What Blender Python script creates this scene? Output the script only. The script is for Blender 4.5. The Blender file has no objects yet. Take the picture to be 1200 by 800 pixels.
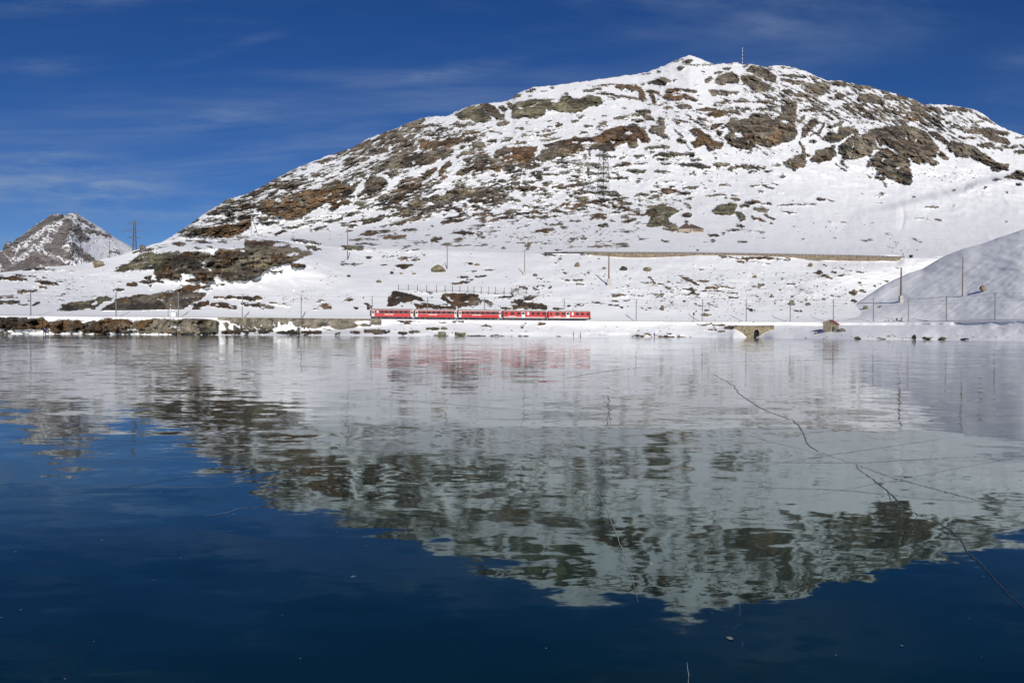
import bpy, bmesh, math, random
import numpy as np
from mathutils import Vector, Matrix
random.seed(7)
rng = np.random.default_rng(11)
S = bpy.context.scene
COL = S.collection
# ------------------------------------------------------------------ camera
FPX = 933.0; CH = 1.7
PITCH = math.atan(11.7 / FPX); ROLL = math.radians(0.334)
Fv = Vector((0, math.cos(PITCH), -math.sin(PITCH)))
R0 = Vector((1, 0, 0)); U0 = Vector((0, math.sin(PITCH), math.cos(PITCH)))
Rv = R0 * math.cos(ROLL) + U0 * math.sin(ROLL)
Uv = U0 * math.cos(ROLL) - R0 * math.sin(ROLL)
cd = bpy.data.cameras.new('camera'); cam = bpy.data.objects.new('camera', cd); COL.objects.link(cam)
cd.sensor_width = 36; cd.lens = FPX / 1200 * 36; cd.clip_start = 0.1; cd.clip_end = 30000
cam.matrix_world = Matrix(((Rv.x, Uv.x, -Fv.x, 0), (Rv.y, Uv.y, -Fv.y, 0), (Rv.z, Uv.z, -Fv.z, CH), (0, 0, 0, 1)))
S.camera = cam
# ------------------------------------------------------------------ world, sun, exposure
SUN_EL = 22; SUN_ROT = 171
W = bpy.data.worlds.new('World'); S.world = W; W.use_nodes = True
nt = W.node_tree; nt.nodes.clear()
sky = nt.nodes.new('ShaderNodeTexSky'); sky.sky_type = 'NISHITA'; sky.sun_disc = False
sky.sun_elevation = math.radians(SUN_EL); sky.sun_rotation = math.radians(SUN_ROT)
sky.altitude = 2600; sky.air_density = 0.85; sky.dust_density = 0.1; sky.ozone_density = 3.0
bg = nt.nodes.new('ShaderNodeBackground'); bg.inputs['Strength'].default_value = 0.088
hs = nt.nodes.new('ShaderNodeHueSaturation'); hs.inputs['Saturation'].default_value = 1.26; hs.inputs['Value'].default_value = 0.70; hs.inputs['Hue'].default_value = 0.514
wo = nt.nodes.new('ShaderNodeOutputWorld')
tc = nt.nodes.new('ShaderNodeTexCoord')
# thin cirrus: streaks in a plane overhead (direction divided by height), drawn out along one axis
sep = nt.nodes.new('ShaderNodeSeparateXYZ'); nt.links.new(tc.outputs['Generated'], sep.inputs[0])
def wm(op, a, b=None):
    n = nt.nodes.new('ShaderNodeMath'); n.operation = op
    for i, v in enumerate((a, b)):
        if v is None: continue
        if isinstance(v, (int, float)): n.inputs[i].default_value = v
        else: nt.links.new(v, n.inputs[i])
    return n.outputs[0]
zz = wm('ADD', wm('MAXIMUM', sep.outputs[2], 0.0), 0.12)
cx = wm('DIVIDE', sep.outputs[0], zz); cy = wm('DIVIDE', sep.outputs[1], zz)
cmb = nt.nodes.new('ShaderNodeCombineXYZ'); nt.links.new(cx, cmb.inputs[0]); nt.links.new(cy, cmb.inputs[1])
mp = nt.nodes.new('ShaderNodeMapping'); mp.inputs['Rotation'].default_value = (0, 0, math.radians(12)); mp.inputs['Scale'].default_value = (0.42, 1.35, 1); mp.inputs['Location'].default_value = (3.1, 0.4, 0)
nt.links.new(cmb.outputs[0], mp.inputs[0])
n1 = nt.nodes.new('ShaderNodeTexNoise'); n1.inputs['Scale'].default_value = 1.3; n1.inputs['Detail'].default_value = 9; n1.inputs['Roughness'].default_value = 0.62; n1.inputs['Distortion'].default_value = 0.6
nt.links.new(mp.outputs[0], n1.inputs['Vector'])
n2 = nt.nodes.new('ShaderNodeTexNoise'); n2.inputs['Scale'].default_value = 0.9; n2.inputs['Detail'].default_value = 2
mp2 = nt.nodes.new('ShaderNodeMapping'); mp2.inputs['Location'].default_value = (5.3, 9.2, 0); nt.links.new(cmb.outputs[0], mp2.inputs[0]); nt.links.new(mp2.outputs[0], n2.inputs['Vector'])
def wramp(src, lo, hi):
    n = nt.nodes.new('ShaderNodeMapRange'); n.interpolation_type = 'SMOOTHSTEP'
    n.inputs[1].default_value = lo; n.inputs[2].default_value = hi; nt.links.new(src, n.inputs[0]); return n.outputs[0]
cl = wm('MULTIPLY', wramp(n1.outputs[0], 0.42, 0.80), wramp(n2.outputs[0], 0.34, 0.56))
cl = wm('MULTIPLY', cl, 0.34)
# single wisps of cirrus: where each hangs (slope of direction across, up), half length, half width, tilt, density
dyc = wm('MAXIMUM', sep.outputs[1], 0.05); cu_ = nt.nodes.new('ShaderNodeCombineXYZ')
nt.links.new(wm('DIVIDE', sep.outputs[0], dyc), cu_.inputs[0]); nt.links.new(wm('DIVIDE', sep.outputs[2], dyc), cu_.inputs[1])
nw = nt.nodes.new('ShaderNodeTexNoise'); nw.inputs['Scale'].default_value = 7; nw.inputs['Detail'].default_value = 8; nw.inputs['Roughness'].default_value = .62
mw_ = nt.nodes.new('ShaderNodeMapping'); mw_.inputs['Scale'].default_value = (1, 5.5, 1); mw_.inputs['Rotation'].default_value = (0, 0, .12); nt.links.new(cu_.outputs[0], mw_.inputs[0]); nt.links.new(mw_.outputs[0], nw.inputs['Vector'])
for ux, uw, hl, hw, tl, dn in ((-.54, .190, .24, .045, -.22, .62), (-.60, .165, .30, .035, -.10, .45), (-.365, .262, .13, .022, .08, .40), (-.10, .322, .13, .014, .12, .42), (-.60, .325, .12, .016, .07, .26), (-.52, .425, .22, .035, .10, .32), (.32, .385, .07, .018, -.05, .36), (-.36, .352, .10, .010, .28, .16), (.30, .425, .30, .03, .0, .22), (-.25, .22, .16, .03, .0, .22)):
    m1 = nt.nodes.new('ShaderNodeVectorMath'); m1.operation = 'SUBTRACT'; m1.inputs[1].default_value = (ux, uw, 0); nt.links.new(cu_.outputs[0], m1.inputs[0])
    m2 = nt.nodes.new('ShaderNodeVectorRotate'); m2.rotation_type = 'Z_AXIS'; m2.inputs['Angle'].default_value = -tl; nt.links.new(m1.outputs[0], m2.inputs['Vector'])
    m3 = nt.nodes.new('ShaderNodeVectorMath'); m3.operation = 'MULTIPLY'; m3.inputs[1].default_value = (1 / hl, 1 / hw, 0); nt.links.new(m2.outputs[0], m3.inputs[0])
    m4 = nt.nodes.new('ShaderNodeVectorMath'); m4.operation = 'LENGTH'; nt.links.new(m3.outputs[0], m4.inputs[0])
    fo = nt.nodes.new('ShaderNodeMapRange'); fo.interpolation_type = 'SMOOTHSTEP'; fo.inputs[1].default_value = 1.15; fo.inputs[2].default_value = 0.0; nt.links.new(m4.outputs['Value'], fo.inputs[0])
    cl = wm('ADD', cl, wm('MULTIPLY', wm('MULTIPLY', fo.outputs[0], wramp(nw.outputs[0], .36, .72)), dn * .8))
mixc = nt.nodes.new('ShaderNodeMix'); mixc.data_type = 'RGBA'
nt.links.new(cl, mixc.inputs[0]); nt.links.new(hs.outputs[0], mixc.inputs[6]); mixc.inputs[7].default_value = (3.4, 4.3, 5.8, 1)
nt.links.new(sky.outputs[0], hs.inputs['Color']); nt.links.new(mixc.outputs[2], bg.inputs[0]); nt.links.new(bg.outputs[0], wo.inputs[0])
sd = bpy.data.lights.new('sun', 'SUN'); sun = bpy.data.objects.new('sun', sd); COL.objects.link(sun)
sd.energy = 4.8; sd.angle = math.radians(0.53); sd.color = (1, 0.955, 0.89)
_a = math.radians(SUN_ROT); _e = math.radians(SUN_EL)
tosun = Vector((math.sin(_a) * math.cos(_e), math.cos(_a) * math.cos(_e), math.sin(_e)))
sun.rotation_euler = tosun.to_track_quat('Z', 'Y').to_euler()
S.view_settings.view_transform = 'Standard'; S.view_settings.look = 'None'
S.view_settings.exposure = 0; S.view_settings.gamma = 1
S.cycles.use_denoising = True
S.cycles.max_bounces = 5; S.cycles.glossy_bounces = 3; S.cycles.diffuse_bounces = 2
# ------------------------------------------------------------------ projection helpers (photo pixel <-> ray)
def unproj(px, py):
    a = (np.asarray(px, float) - 600) / FPX; b = (400 - np.asarray(py, float)) / FPX
    x = Fv.x + a * Rv.x + b * Uv.x; y = Fv.y + a * Rv.y + b * Uv.y; z = Fv.z + a * Rv.z + b * Uv.z
    return x / y, z / y
def proj(X, Y, Z):
    Z = Z - CH
    f = X * Fv.x + Y * Fv.y + Z * Fv.z
    return 600 + FPX * (X * Rv.x + Y * Rv.y + Z * Rv.z) / f, 400 - FPX * (X * Uv.x + Y * Uv.y + Z * Uv.z) / f
# ------------------------------------------------------------------ numpy noise
def pn(x, y, seed=0):
    xi = np.floor(x).astype(np.int64); yi = np.floor(y).astype(np.int64)
    xf = x - xi; yf = y - yi
    def g(ix, iy, fx, fy):
        h = (ix * 374761393 + iy * 668265263 + seed * 2147483647 + 1274126177) & 0xffffffff
        h = ((h ^ (h >> 13)) * 1274126177) & 0xffffffff
        h = (h ^ (h >> 16)) & 0xffff
        a = h * (2 * math.pi / 65536)
        return np.cos(a) * fx + np.sin(a) * fy
    u = xf * xf * xf * (xf * (xf * 6 - 15) + 10); v = yf * yf * yf * (yf * (yf * 6 - 15) + 10)
    a = g(xi, yi, xf, yf); b = g(xi + 1, yi, xf - 1, yf)
    c = g(xi, yi + 1, xf, yf - 1); d = g(xi + 1, yi + 1, xf - 1, yf - 1)
    return ((a + (b - a) * u) + ((c + (d - c) * u) - (a + (b - a) * u)) * v) * 1.5
def fbm(x, y, o=4, seed=0, gain=0.5, ridge=False):
    t = 0; am = 1; tot = 0
    for i in range(o):
        n = pn(x * 2 ** i + 17.3 * i, y * 2 ** i - 9.1 * i, seed + i * 7)
        if ridge: n = 1 - 2 * np.abs(n)
        t = t + am * n; tot += am; am *= gain
    return t / tot
def cells(x, y, seed=0):      # angular cells: (offset to the cell's own point, three random numbers per cell)
    xi = np.floor(x).astype(np.int64); yi = np.floor(y).astype(np.int64); best = np.full(x.shape, 9.0); out = [np.zeros(x.shape) for _ in range(5)]
    def h(ix, iy, k):
        v = (ix * 374761393 + iy * 668265263 + (seed * 7 + k) * 1103515245) & 0xffffffff; v = ((v ^ (v >> 13)) * 1274126177) & 0xffffffff; v = ((v ^ (v >> 15)) * 2246822519) & 0xffffffff; return ((v ^ (v >> 16)) & 0xffff) / 65536.0
    for dx in (-1, 0, 1):
        for dy in (-1, 0, 1):
            cx_, cy_ = xi + dx, yi + dy; px_ = cx_ + h(cx_, cy_, 1); py_ = cy_ + h(cx_, cy_, 2); d = (x - px_) ** 2 + (y - py_) ** 2; m = d < best; best = np.where(m, d, best)
            for q, v in enumerate((x - px_, y - py_, h(cx_, cy_, 3), h(cx_, cy_, 4), h(cx_, cy_, 5))): out[q] = np.where(m, v, out[q])
    return out
# ------------------------------------------------------------------ scene bookkeeping
def tag(o, label=None, cat=None, group=None, kind=None):
    if label: o['label'] = label
    if cat: o['category'] = cat
    if group: o['group'] = group
    if kind: o['kind'] = kind
    return o
def empty(name, loc=(0, 0, 0), rz=0):
    o = bpy.data.objects.new(name, None); COL.objects.link(o); o.location = loc; o.rotation_euler = (0, 0, rz); o.empty_display_size = 0.5; return o
def link_mesh(name, me, mat=None, parent=None):
    o = bpy.data.objects.new(name, me); COL.objects.link(o)
    if mat is not None and not me.materials: me.materials.append(mat)
    if parent is not None: o.parent = parent
    return o
class MB:
    def __init__(s): s.v = []; s.f = []
    def add(s, vs, fs):
        n = len(s.v); s.v += [tuple(v) for v in vs]; s.f += [tuple(i + n for i in f) for f in fs]
    def box(s, x0, x1, y0, y1, z0, z1):
        s.add([(x0, y0, z0), (x1, y0, z0), (x1, y1, z0), (x0, y1, z0), (x0, y0, z1), (x1, y0, z1), (x1, y1, z1), (x0, y1, z1)],
              [(0, 3, 2, 1), (4, 5, 6, 7), (0, 1, 5, 4), (1, 2, 6, 5), (2, 3, 7, 6), (3, 0, 4, 7)])
    def bar(s, a, b, r, r2=None, n=6):
        a = Vector(a); b = Vector(b); r2 = r if r2 is None else r2
        d = (b - a).normalized(); t = Vector((0, 0, 1)) if abs(d.z) < 0.9 else Vector((1, 0, 0))
        p = d.cross(t).normalized(); q = d.cross(p)
        vs = []
        for c, rr in ((a, r), (b, r2)):
            for i in range(n):
                an = 2 * math.pi * (i + 0.5) / n; vs.append(c + p * (rr * math.cos(an)) + q * (rr * math.sin(an)))
        fs = [(i, (i + 1) % n, n + (i + 1) % n, n + i) for i in range(n)] + [tuple(range(n))[::-1], tuple(range(n, 2 * n))]
        s.add(vs, fs)
    def prism(s, prof, x0, x1):   # profile of (y,z) extruded along x
        n = len(prof)
        s.add([(x0, y, z) for y, z in prof] + [(x1, y, z) for y, z in prof],
              [(i, (i + 1) % n, n + (i + 1) % n, n + i) for i in range(n)] + [tuple(range(n))[::-1], tuple(range(n, 2 * n))])
    def build(s, name, mat=None, parent=None, smooth=False, bevel=0):
        me = bpy.data.meshes.new(name); me.from_pydata(s.v, [], s.f)
        bm = bmesh.new(); bm.from_mesh(me); bmesh.ops.recalc_face_normals(bm, faces=bm.faces)
        if bevel: bmesh.ops.bevel(bm, geom=list(bm.edges), offset=bevel, segments=1, affect='EDGES')
        bm.to_mesh(me); bm.free()
        if smooth: me.polygons.foreach_set('use_smooth', [True] * len(me.polygons))
        return link_mesh(name, me, mat, parent)
def copy_tree(o, parent=None):
    c = o.copy(); COL.objects.link(c); c.parent = parent
    for ch in list(o.children): copy_tree(ch, c)
    return c
# ------------------------------------------------------------------ materials
MATS = {}
def mat(name, col, rough=0.6, metal=0.0, var=0.12, scale=3.0, col2=None, spec=0.4):
    if name in MATS: return MATS[name]
    m = bpy.data.materials.new(name); m.use_nodes = True; t = m.node_tree; b = t.nodes['Principled BSDF']
    b.inputs['Roughness'].default_value = rough; b.inputs['Metallic'].default_value = metal; b.inputs['Specular IOR Level'].default_value = spec
    n = t.nodes.new('ShaderNodeTexNoise'); n.inputs['Scale'].default_value = scale; n.inputs['Detail'].default_value = 5
    g = t.nodes.new('ShaderNodeTexCoord'); t.links.new(g.outputs['Object'], n.inputs['Vector'])
    mx = t.nodes.new('ShaderNodeMix'); mx.data_type = 'RGBA'
    r = t.nodes.new('ShaderNodeMapRange'); r.inputs[1].default_value = 0.3; r.inputs[2].default_value = 0.7
    t.links.new(n.outputs[0], r.inputs[0]); t.links.new(r.outputs[0], mx.inputs[0])
    c2 = col2 or tuple(c * (1 + var) for c in col)
    mx.inputs[6].default_value = (*[c * (1 - var) for c in col], 1); mx.inputs[7].default_value = (*c2, 1)
    t.links.new(mx.outputs[2], b.inputs['Base Color'])
    MATS[name] = m; return m
# ------------------------------------------------------------------ where rock and heath stand clear of the snow
# per survey square: origin, then records  kind x0,y0,x1,y1,r | x,y,r | polygon   (g grey rock, b brown heath, l lichen, o ochre, n snow)
SURVEY = [
(400,50,'''g100,740,200,700,22;g230,680,400,610,13;g440,590,580,545,15;l800,500,900,450,980,440,1000,480,1050,490,1060,540,1010,575,900,545,820,540;g1010,440,1090,500,30;
g1080,480,1150,500,1160,550,1080,545;g1120,455,1150,470,16;g1180,440,1200,460,20;g1100,575,1180,560,15;g300,690,480,600,13;g480,600,640,580,10;g200,745,320,700,7;g380,740,520,690,13;
b560,690,600,700,12;g560,590,700,585,7;g670,615,740,605,12;g790,590,900,575,14;g880,570,940,570,8;o860,635,960,630,11;o570,730,680,712,24;b700,705,840,690,22;g850,690,940,680,16;
g640,775,760,760,20;g500,740,530,740,10;g930,715,1000,720,20;g1030,690,1080,690,10;b1100,765,1200,750,20;g1130,690,1200,680,11;g1030,595,1070,597,5;g1040,625,1130,640,5;g200,785,330,765,9;g850,780,940,770,14;g400,785,520,775,12;
b560,650,680,640,6;g730,650,840,640,5;g640,670,760,660,6;g90,790,150,770,7;g540,610,560,620,8'''),
(600,50,'''g10,385,50,372,14;g110,345,160,335,8;g210,345,240,345,5;g270,315,300,320,8;g120,380,140,370,4;g370,360,400,370,8;
l0,430,80,412,160,392,240,395,340,400,350,372,415,372,420,398,480,395,540,365,620,380,640,430,600,442,540,445,500,480,420,500,350,480,260,475,230,460,220,520,180,535,100,520,60,535,0,530;
n420,380,470,385,12;n130,445,170,435,7;n60,465,80,465,5;n280,412,340,410,8;g500,340,620,328,8;g640,302,720,295,9;b740,300,800,318,17;b800,310,900,322,17;b900,335,925,390,20;b600,355,760,372,10;b760,374,920,400,8;b680,387,800,387,5;
g940,285,1020,250,1080,240,1130,270,1060,300,1000,300;g1150,265,9;g900,290,930,295,5;g900,225,980,215,4;g1020,210,1060,200,5;g1170,180,1200,180,10;b950,342,1030,352,13;b980,365,1000,420,15;g1020,395,1030,400,7;b1080,342,1200,332,11;
b1060,390,1080,350,1200,362,1200,410,1100,410;n1140,368,1190,366,5;b1070,460,1120,455,10;b1175,445,1200,445,11;b1130,550,1180,560,8;l720,535,820,515,10;l840,510,930,500,9;g880,480,980,490,12;g930,520,990,540,17;g850,545,930,550,10;
g1030,520,1070,530,1070,580,1080,640,1120,690,1080,670,1040,650,970,630,970,590,1040,575;b310,585,350,570,11;l420,555,460,550,9;l480,520,500,515,6;g60,600,10;g30,600,80,607,7;l500,590,560,585,6;l620,575,660,565,10;g590,600,640,590,5;
b620,640,700,600,780,590,860,570,940,600,960,650,970,700,920,705,880,660,880,720,840,735,800,700,760,720,720,750,640,760,560,750,560,720,600,700,520,690,480,700,520,760,400,790,200,790,220,760,300,750,220,720,350,690,440,665,560,670;
n540,715,580,730,8;n700,690,720,700,7;n800,635,840,640,6;n430,700,460,700,7;l380,770,440,760,16;l570,730,700,740,12;g200,660,300,640,6;g200,690,340,670,6;b490,640,530,635,7;g20,710,100,700,8;g20,760,130,760,24;l940,740,1100,732,9;l1010,790,1190,780,11;g970,775,1000,772,5;
b1140,610,1200,660,5;g1180,680,1200,700,14;g780,465,800,465,3;l640,515,680,515,4;g460,520,480,530,5;b570,310,680,305,4;g430,325,460,330,3;g1140,135,1200,120,5'''),
(800,50,'''g10,140,60,125,14;g0,158,220,152,4;g130,208,160,205,4;g220,275,260,228,350,205,400,225,400,280,330,290,260,300;g175,270,205,255,14;g230,215,280,207,8;g290,185,340,180,9;
g410,222,500,230,540,260,620,300,630,330,580,345,520,350,470,310,420,290;g430,190,490,165,540,165,600,190,670,240,650,280,590,260,540,250,480,215;g430,170,470,157,7;g690,165,780,185,4;g690,262,860,290,12;g700,228,860,240,11;g720,345,770,345,15;g780,362,900,377,13;
g860,330,900,285,1000,280,1040,310,990,370,930,360,890,355;g1020,280,1180,302,11;g1050,400,1090,350,1160,365,1130,400;g1060,340,1080,345,7;g1020,385,1050,385,7;g1140,440,1200,430,9;g190,338,240,345,14;g220,362,390,355,10;g250,340,320,345,9;g0,335,100,345,10;b0,370,90,400,16;g0,450,60,455,15;
g80,298,110,298,4;g230,432,330,415,9;g370,415,470,410,9;g500,420,640,410,8;g690,412,715,412,4;b110,477,230,465,10;l320,490,390,485,14;o190,505,300,490,22;g410,475,450,475,5;g520,465,640,475,8;g620,455,680,455,5;b110,530,170,545,11;b200,600,270,577,15;
g270,610,290,590,340,530,420,540,470,520,500,500,600,495,640,540,700,500,700,440,800,430,800,640,790,680,700,710,600,740,520,720,480,760,390,745,310,710,300,660,330,620;n375,640,425,660,12;n690,555,740,560,7;n640,490,690,480,8;n300,600,330,620,12;n360,665,380,670,6;n455,690,470,700,5;
o400,710,480,660,14;o620,690,680,630,22;o520,600,580,610,12;g830,470,990,475,10;g860,450,990,465,6;g820,560,860,512,11;g830,670,850,600,900,540,960,530,950,570,900,620,870,665;g900,650,960,625,7;g960,630,1000,565,9;g900,700,930,690,8;g1020,600,1130,560,12;
g970,680,1040,620,1090,640,1100,590,1200,590,1200,640,1130,680,1060,710;g1090,460,10;g1150,530,1190,525,7;b830,700,850,780,8;g930,790,940,760,1070,730,1080,800,930,800;g1090,730,1200,650,1200,720,1150,790,1090,780;b50,530,130,580,6;
b50,610,110,600,170,640,230,690,290,700,280,740,210,750,160,720,100,740,60,700,100,660;g0,780,80,790,8;g250,630,280,640,11;g30,720,60,760,4;g270,600,350,590,5;b20,500,60,530,5;g0,690,20,700,10'''),
(1000,50,'''g0,305,160,320,10;g170,325,200,330,7;g10,400,50,360,130,355,200,390,230,440,150,435,90,425;g225,385,375,392,19;g400,415,445,440,16;g450,462,550,475,16;g560,462,620,490,15;g640,465,820,475,14;g655,497,690,500,7;g860,500,1000,580,8;g200,477,350,495,11;g100,495,130,495,7;g40,480,80,482,6;
g30,440,70,445,10;g350,500,440,495,7;b350,525,490,550,10;g310,547,390,560,6;g510,570,570,570,5;g500,527,540,530,6;b560,545,650,540,8;g560,585,620,585,6;g650,562,690,560,9;g700,587,740,590,8;g790,550,820,550,4;g870,555,920,555,6;g840,580,870,580,5;
g0,660,80,640,100,620,180,600,250,590,340,580,420,590,500,620,540,660,600,740,580,800,0,800,0,690;n160,690,185,740,7;n130,790,180,755,10;n190,735,250,730,12;n250,735,310,770,9;n435,690,455,680,5;n0,625,60,660,7;n370,670,385,680,4;n410,740,450,755,5;g0,612,25,640,16;g535,632,600,650,14;g605,665,650,700,20;
g650,750,680,685,760,700,850,730,930,790,960,800,740,800,700,770;n735,770,750,760,7;b600,775,640,790,10;g735,610,780,600,11;g790,622,1090,640,17;g830,602,1000,610,9;g930,655,1090,700,20;g1050,722,1090,735,10;g745,665,860,670,7;g885,715,990,720,11;g1050,750,9;g1110,735,1160,730,11;g1140,665,1200,672,7;g1145,770,1200,770,14'''),
(200,170,'''g370,400,440,395,15;g550,350,640,325,18;g640,290,700,272,7;g720,250,760,240,9;g790,222,860,192,7;g920,172,950,165,7;g1040,122,1140,95,10;g1000,212,1090,200,7;
o600,440,650,390,700,380,760,400,820,360,880,340,960,310,1060,300,1100,260,1200,240,1200,370,1120,380,1090,410,1040,430,960,480,900,510,820,520,760,505,690,490,640,470;n840,350,850,390,7;n1090,370,1130,335,6;g620,440,680,450,20;g880,370,960,400,24;g1080,290,1180,270,20;g750,440,860,470,22;
g650,390,760,310,8;g780,290,900,272,8;g880,280,960,262,10;g940,290,1010,270,6;g720,380,780,340,8;o200,640,240,580,330,570,480,550,560,490,560,570,500,620,430,650;n210,600,240,590,8;g470,515,540,500,11;g500,420,560,412,11;g260,482,400,462,11;g60,572,200,522,12;g0,612,200,590,12;g100,632,200,620,9;g240,540,330,520,10;g330,440,440,432,9;g380,480,420,500,8;
b900,510,1100,506,2;g820,580,920,570,6;g980,600,1100,572,6;g1080,540,1200,520,8;g640,550,760,540,7;g740,630,800,605,8;o610,510,680,515,8;b1130,445,1180,430,14;b1100,400,1200,420,10;b1110,390,1190,385,8;g480,648,560,645,5;g900,560,1060,530,4'''),
(400,170,'''g95,30,150,12,15;g30,130,190,90,11;g220,170,300,162,8;g200,60,330,32,8;g290,140,340,100,400,90,420,60,480,90,500,130,450,160,380,170,300,170;g500,90,540,50,620,60,680,30,760,20,800,40,760,80,690,100,640,130,560,150,520,130;o560,12,690,12,12;g820,80,940,42,10;g860,102,900,97,13;g500,20,18;g980,130,1030,112,11;
g780,220,840,170,900,160,940,140,930,180,880,205,820,210;b950,172,1010,165,10;g1060,115,1110,65,18;g1100,40,1200,40,13;b1140,90,1200,90,16;b1080,185,1150,152,8;b700,200,760,130,20;b690,250,730,220,10;b580,225,660,160,13;g480,250,600,225,12;g410,262,450,255,11;g150,340,170,260,200,220,280,220,340,270,260,320,200,355;
g0,260,50,250,60,290,110,250,130,260,90,320,40,370,0,390;b0,405,60,400,14;o125,350,150,340,13;g80,210,130,195,11;g110,222,170,210,9;l300,200,350,200,12;b350,330,500,292,12;g480,350,560,332,7;b600,340,680,317,7;l640,380,760,357,8;g540,392,620,377,8;g490,420,640,390,5;b300,400,420,392,8;g240,460,380,422,7;g360,465,8;
g850,325,1010,292,6;g1050,322,1200,292,7;l1150,300,1200,310,9;g1040,262,1200,242,5;g800,395,830,395,7;b910,392,960,400,10;b970,402,1040,375,9;g1050,375,1200,382,9;g0,500,130,472,8;l160,545,300,502,13;l320,500,500,467,9;g0,552,180,522,6;g0,567,110,570,7;g480,442,680,422,4;g560,472,680,462,7;g700,460,830,447,8;g870,437,980,435,5;
l340,565,480,522,10;g480,530,560,502,13;b710,545,860,522,12;b730,512,890,497,7;b930,490,1060,482,7;b1030,542,1200,485,8;g960,572,1010,562,8;g1150,482,1200,472,10;b790,612,920,622,12;l800,672,860,657,11;g640,672,700,660,12;b140,632,250,612,14;g260,612,350,602,7;b300,652,440,642,14;g430,600,530,592,6;g60,662,250,662,5;g480,690,600,682,4;
g700,700,780,697,6;g780,702,900,707,3;g920,710,1060,702,3;l10,720,150,722,16;g110,695,280,697,5;g440,710,490,708,5;g972,632,10;g645,572,7'''),
(600,170,'''b0,10,180,10,160,120,60,110,0,120;n165,50,185,60,8;g170,90,220,30,300,0,480,0,440,60,330,80,280,110,190,110;g560,12,720,22,20;g545,42,560,70,10;g590,70,700,85,9;g80,155,160,150,11;g310,155,410,142,5;g410,132,520,130,4;g330,190,440,187,5;g130,220,290,202,6;g0,232,60,217,5;b710,150,840,122,7;g580,205,740,202,4;b680,230,820,227,7;
l820,5,880,5,8;l960,20,1090,12,7;l1000,78,1200,62,9;b970,55,1000,52,6;g850,82,930,72,6;l762,88,788,88,6;b1030,100,1110,100,5;g1140,100,1200,103,4;l820,180,940,182,10;l1000,187,1110,190,7;g1050,130,1120,130,5;g1150,132,1200,130,4;b870,252,900,252,7;g860,130,960,132,3;
b0,300,170,302,12;g20,267,160,262,4;g190,300,250,330,10;g180,350,260,342,6;b200,377,260,372,5;g290,292,380,300,11;g380,282,550,267,10;g400,252,520,242,4;g600,247,680,252,10;b610,290,670,295,8;g440,335,740,332,8;g500,385,540,372,5;g540,302,640,302,4;g690,342,760,360,7;
b390,452,520,412,11;b520,410,680,387,11;g680,387,830,377,8;b700,400,740,440,9;g750,412,840,412,9;b310,440,410,402,6;b100,437,220,427,5;b70,492,230,457,5;g0,460,60,458,5;g0,487,60,485,5;b780,450,840,462,8;b850,470,900,472,5;g870,352,970,347,10;g980,332,1040,337,7;g970,367,1030,362,6;b1050,320,1150,325,13;g1160,332,1200,337,7;g860,376,980,376,2;g1070,386,1190,386,4;
l920,490,970,440,1010,430,1060,410,1100,430,1180,460,1140,490,1100,520,1110,540,1160,560,1180,600,1060,600,1100,580,1040,575,950,570,960,540,980,510;b930,487,1040,487,8;b1060,590,1170,600,10;g540,520,600,475,640,490,680,520,600,530;g400,532,490,535,6;g500,492,660,487,4;g600,560,670,567,11;g600,602,8;g700,537,720,537,7;g790,540,870,522,8;g750,600,880,612,4;
g170,512,240,517,7;g95,560,130,557,4;b170,605,290,600,13;g260,562,360,560,7;g350,580,400,580,9;g240,552,7;g400,662,460,662,7;g490,652,520,650,7;g380,682,430,677,4;g40,692,210,682,5;g90,707,130,702,5;g540,712,820,712,5;g590,687,700,682,3;g740,692,810,697,5;g1050,672,1110,680,5;g900,662,960,660,3;g480,762,560,767,5'''),
(800,170,'''g0,135,190,157,13;g60,102,130,100,8;g0,62,80,65,9;g220,137,320,142,10;g320,167,370,162,10;g380,147,580,162,11;g470,187,530,187,6;g590,182,620,180,7;g640,142,690,140,8;g710,120,820,70,870,60,870,150,800,165,800,190,760,160;b850,20,870,60,7;g875,70,900,80,8;g900,100,950,40,1070,0,1080,60,1040,100,950,135;g1120,70,1200,20,1200,110,1130,100;
b1080,132,1160,185,4;b1110,100,1160,160,5;g690,215,730,212,5;b270,283,340,283,5;l480,287,540,285,7;g560,280,640,302,7;g540,255,560,257,3;g630,275,670,280,3;g0,300,110,300,7;g0,330,50,337,10;g20,380,80,380,3;g170,357,300,347,4;g220,322,240,325,4;g540,325,570,328,3;
l200,460,260,420,340,405,380,420,380,460,430,470,440,520,410,535,380,490,300,495,220,480;g340,380,410,380,8;l410,430,470,432,12;g440,402,540,402,11;g560,412,620,417,8;l510,450,600,460,16;g580,485,640,520,8;b490,500,580,540,7;g612,555,630,555,6;b385,560,430,572,8;b190,632,240,632,8;b280,617,310,620,5;g310,600,430,597,5;g430,602,590,617,3;g200,675,230,675,4;g390,678,450,680,4;
g660,428,800,420,3;g800,416,940,416,4;b940,382,1010,385,7;g1010,385,1080,405,3;g690,465,800,482,3;g1020,547,1050,545,3;g1090,540,1150,540,3;g1060,650,1090,650,4;g850,655,8;g570,650,4;g100,735,110,740,6;l10,415,60,440,7;b10,495,60,492,13;g20,535,9'''),
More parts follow.
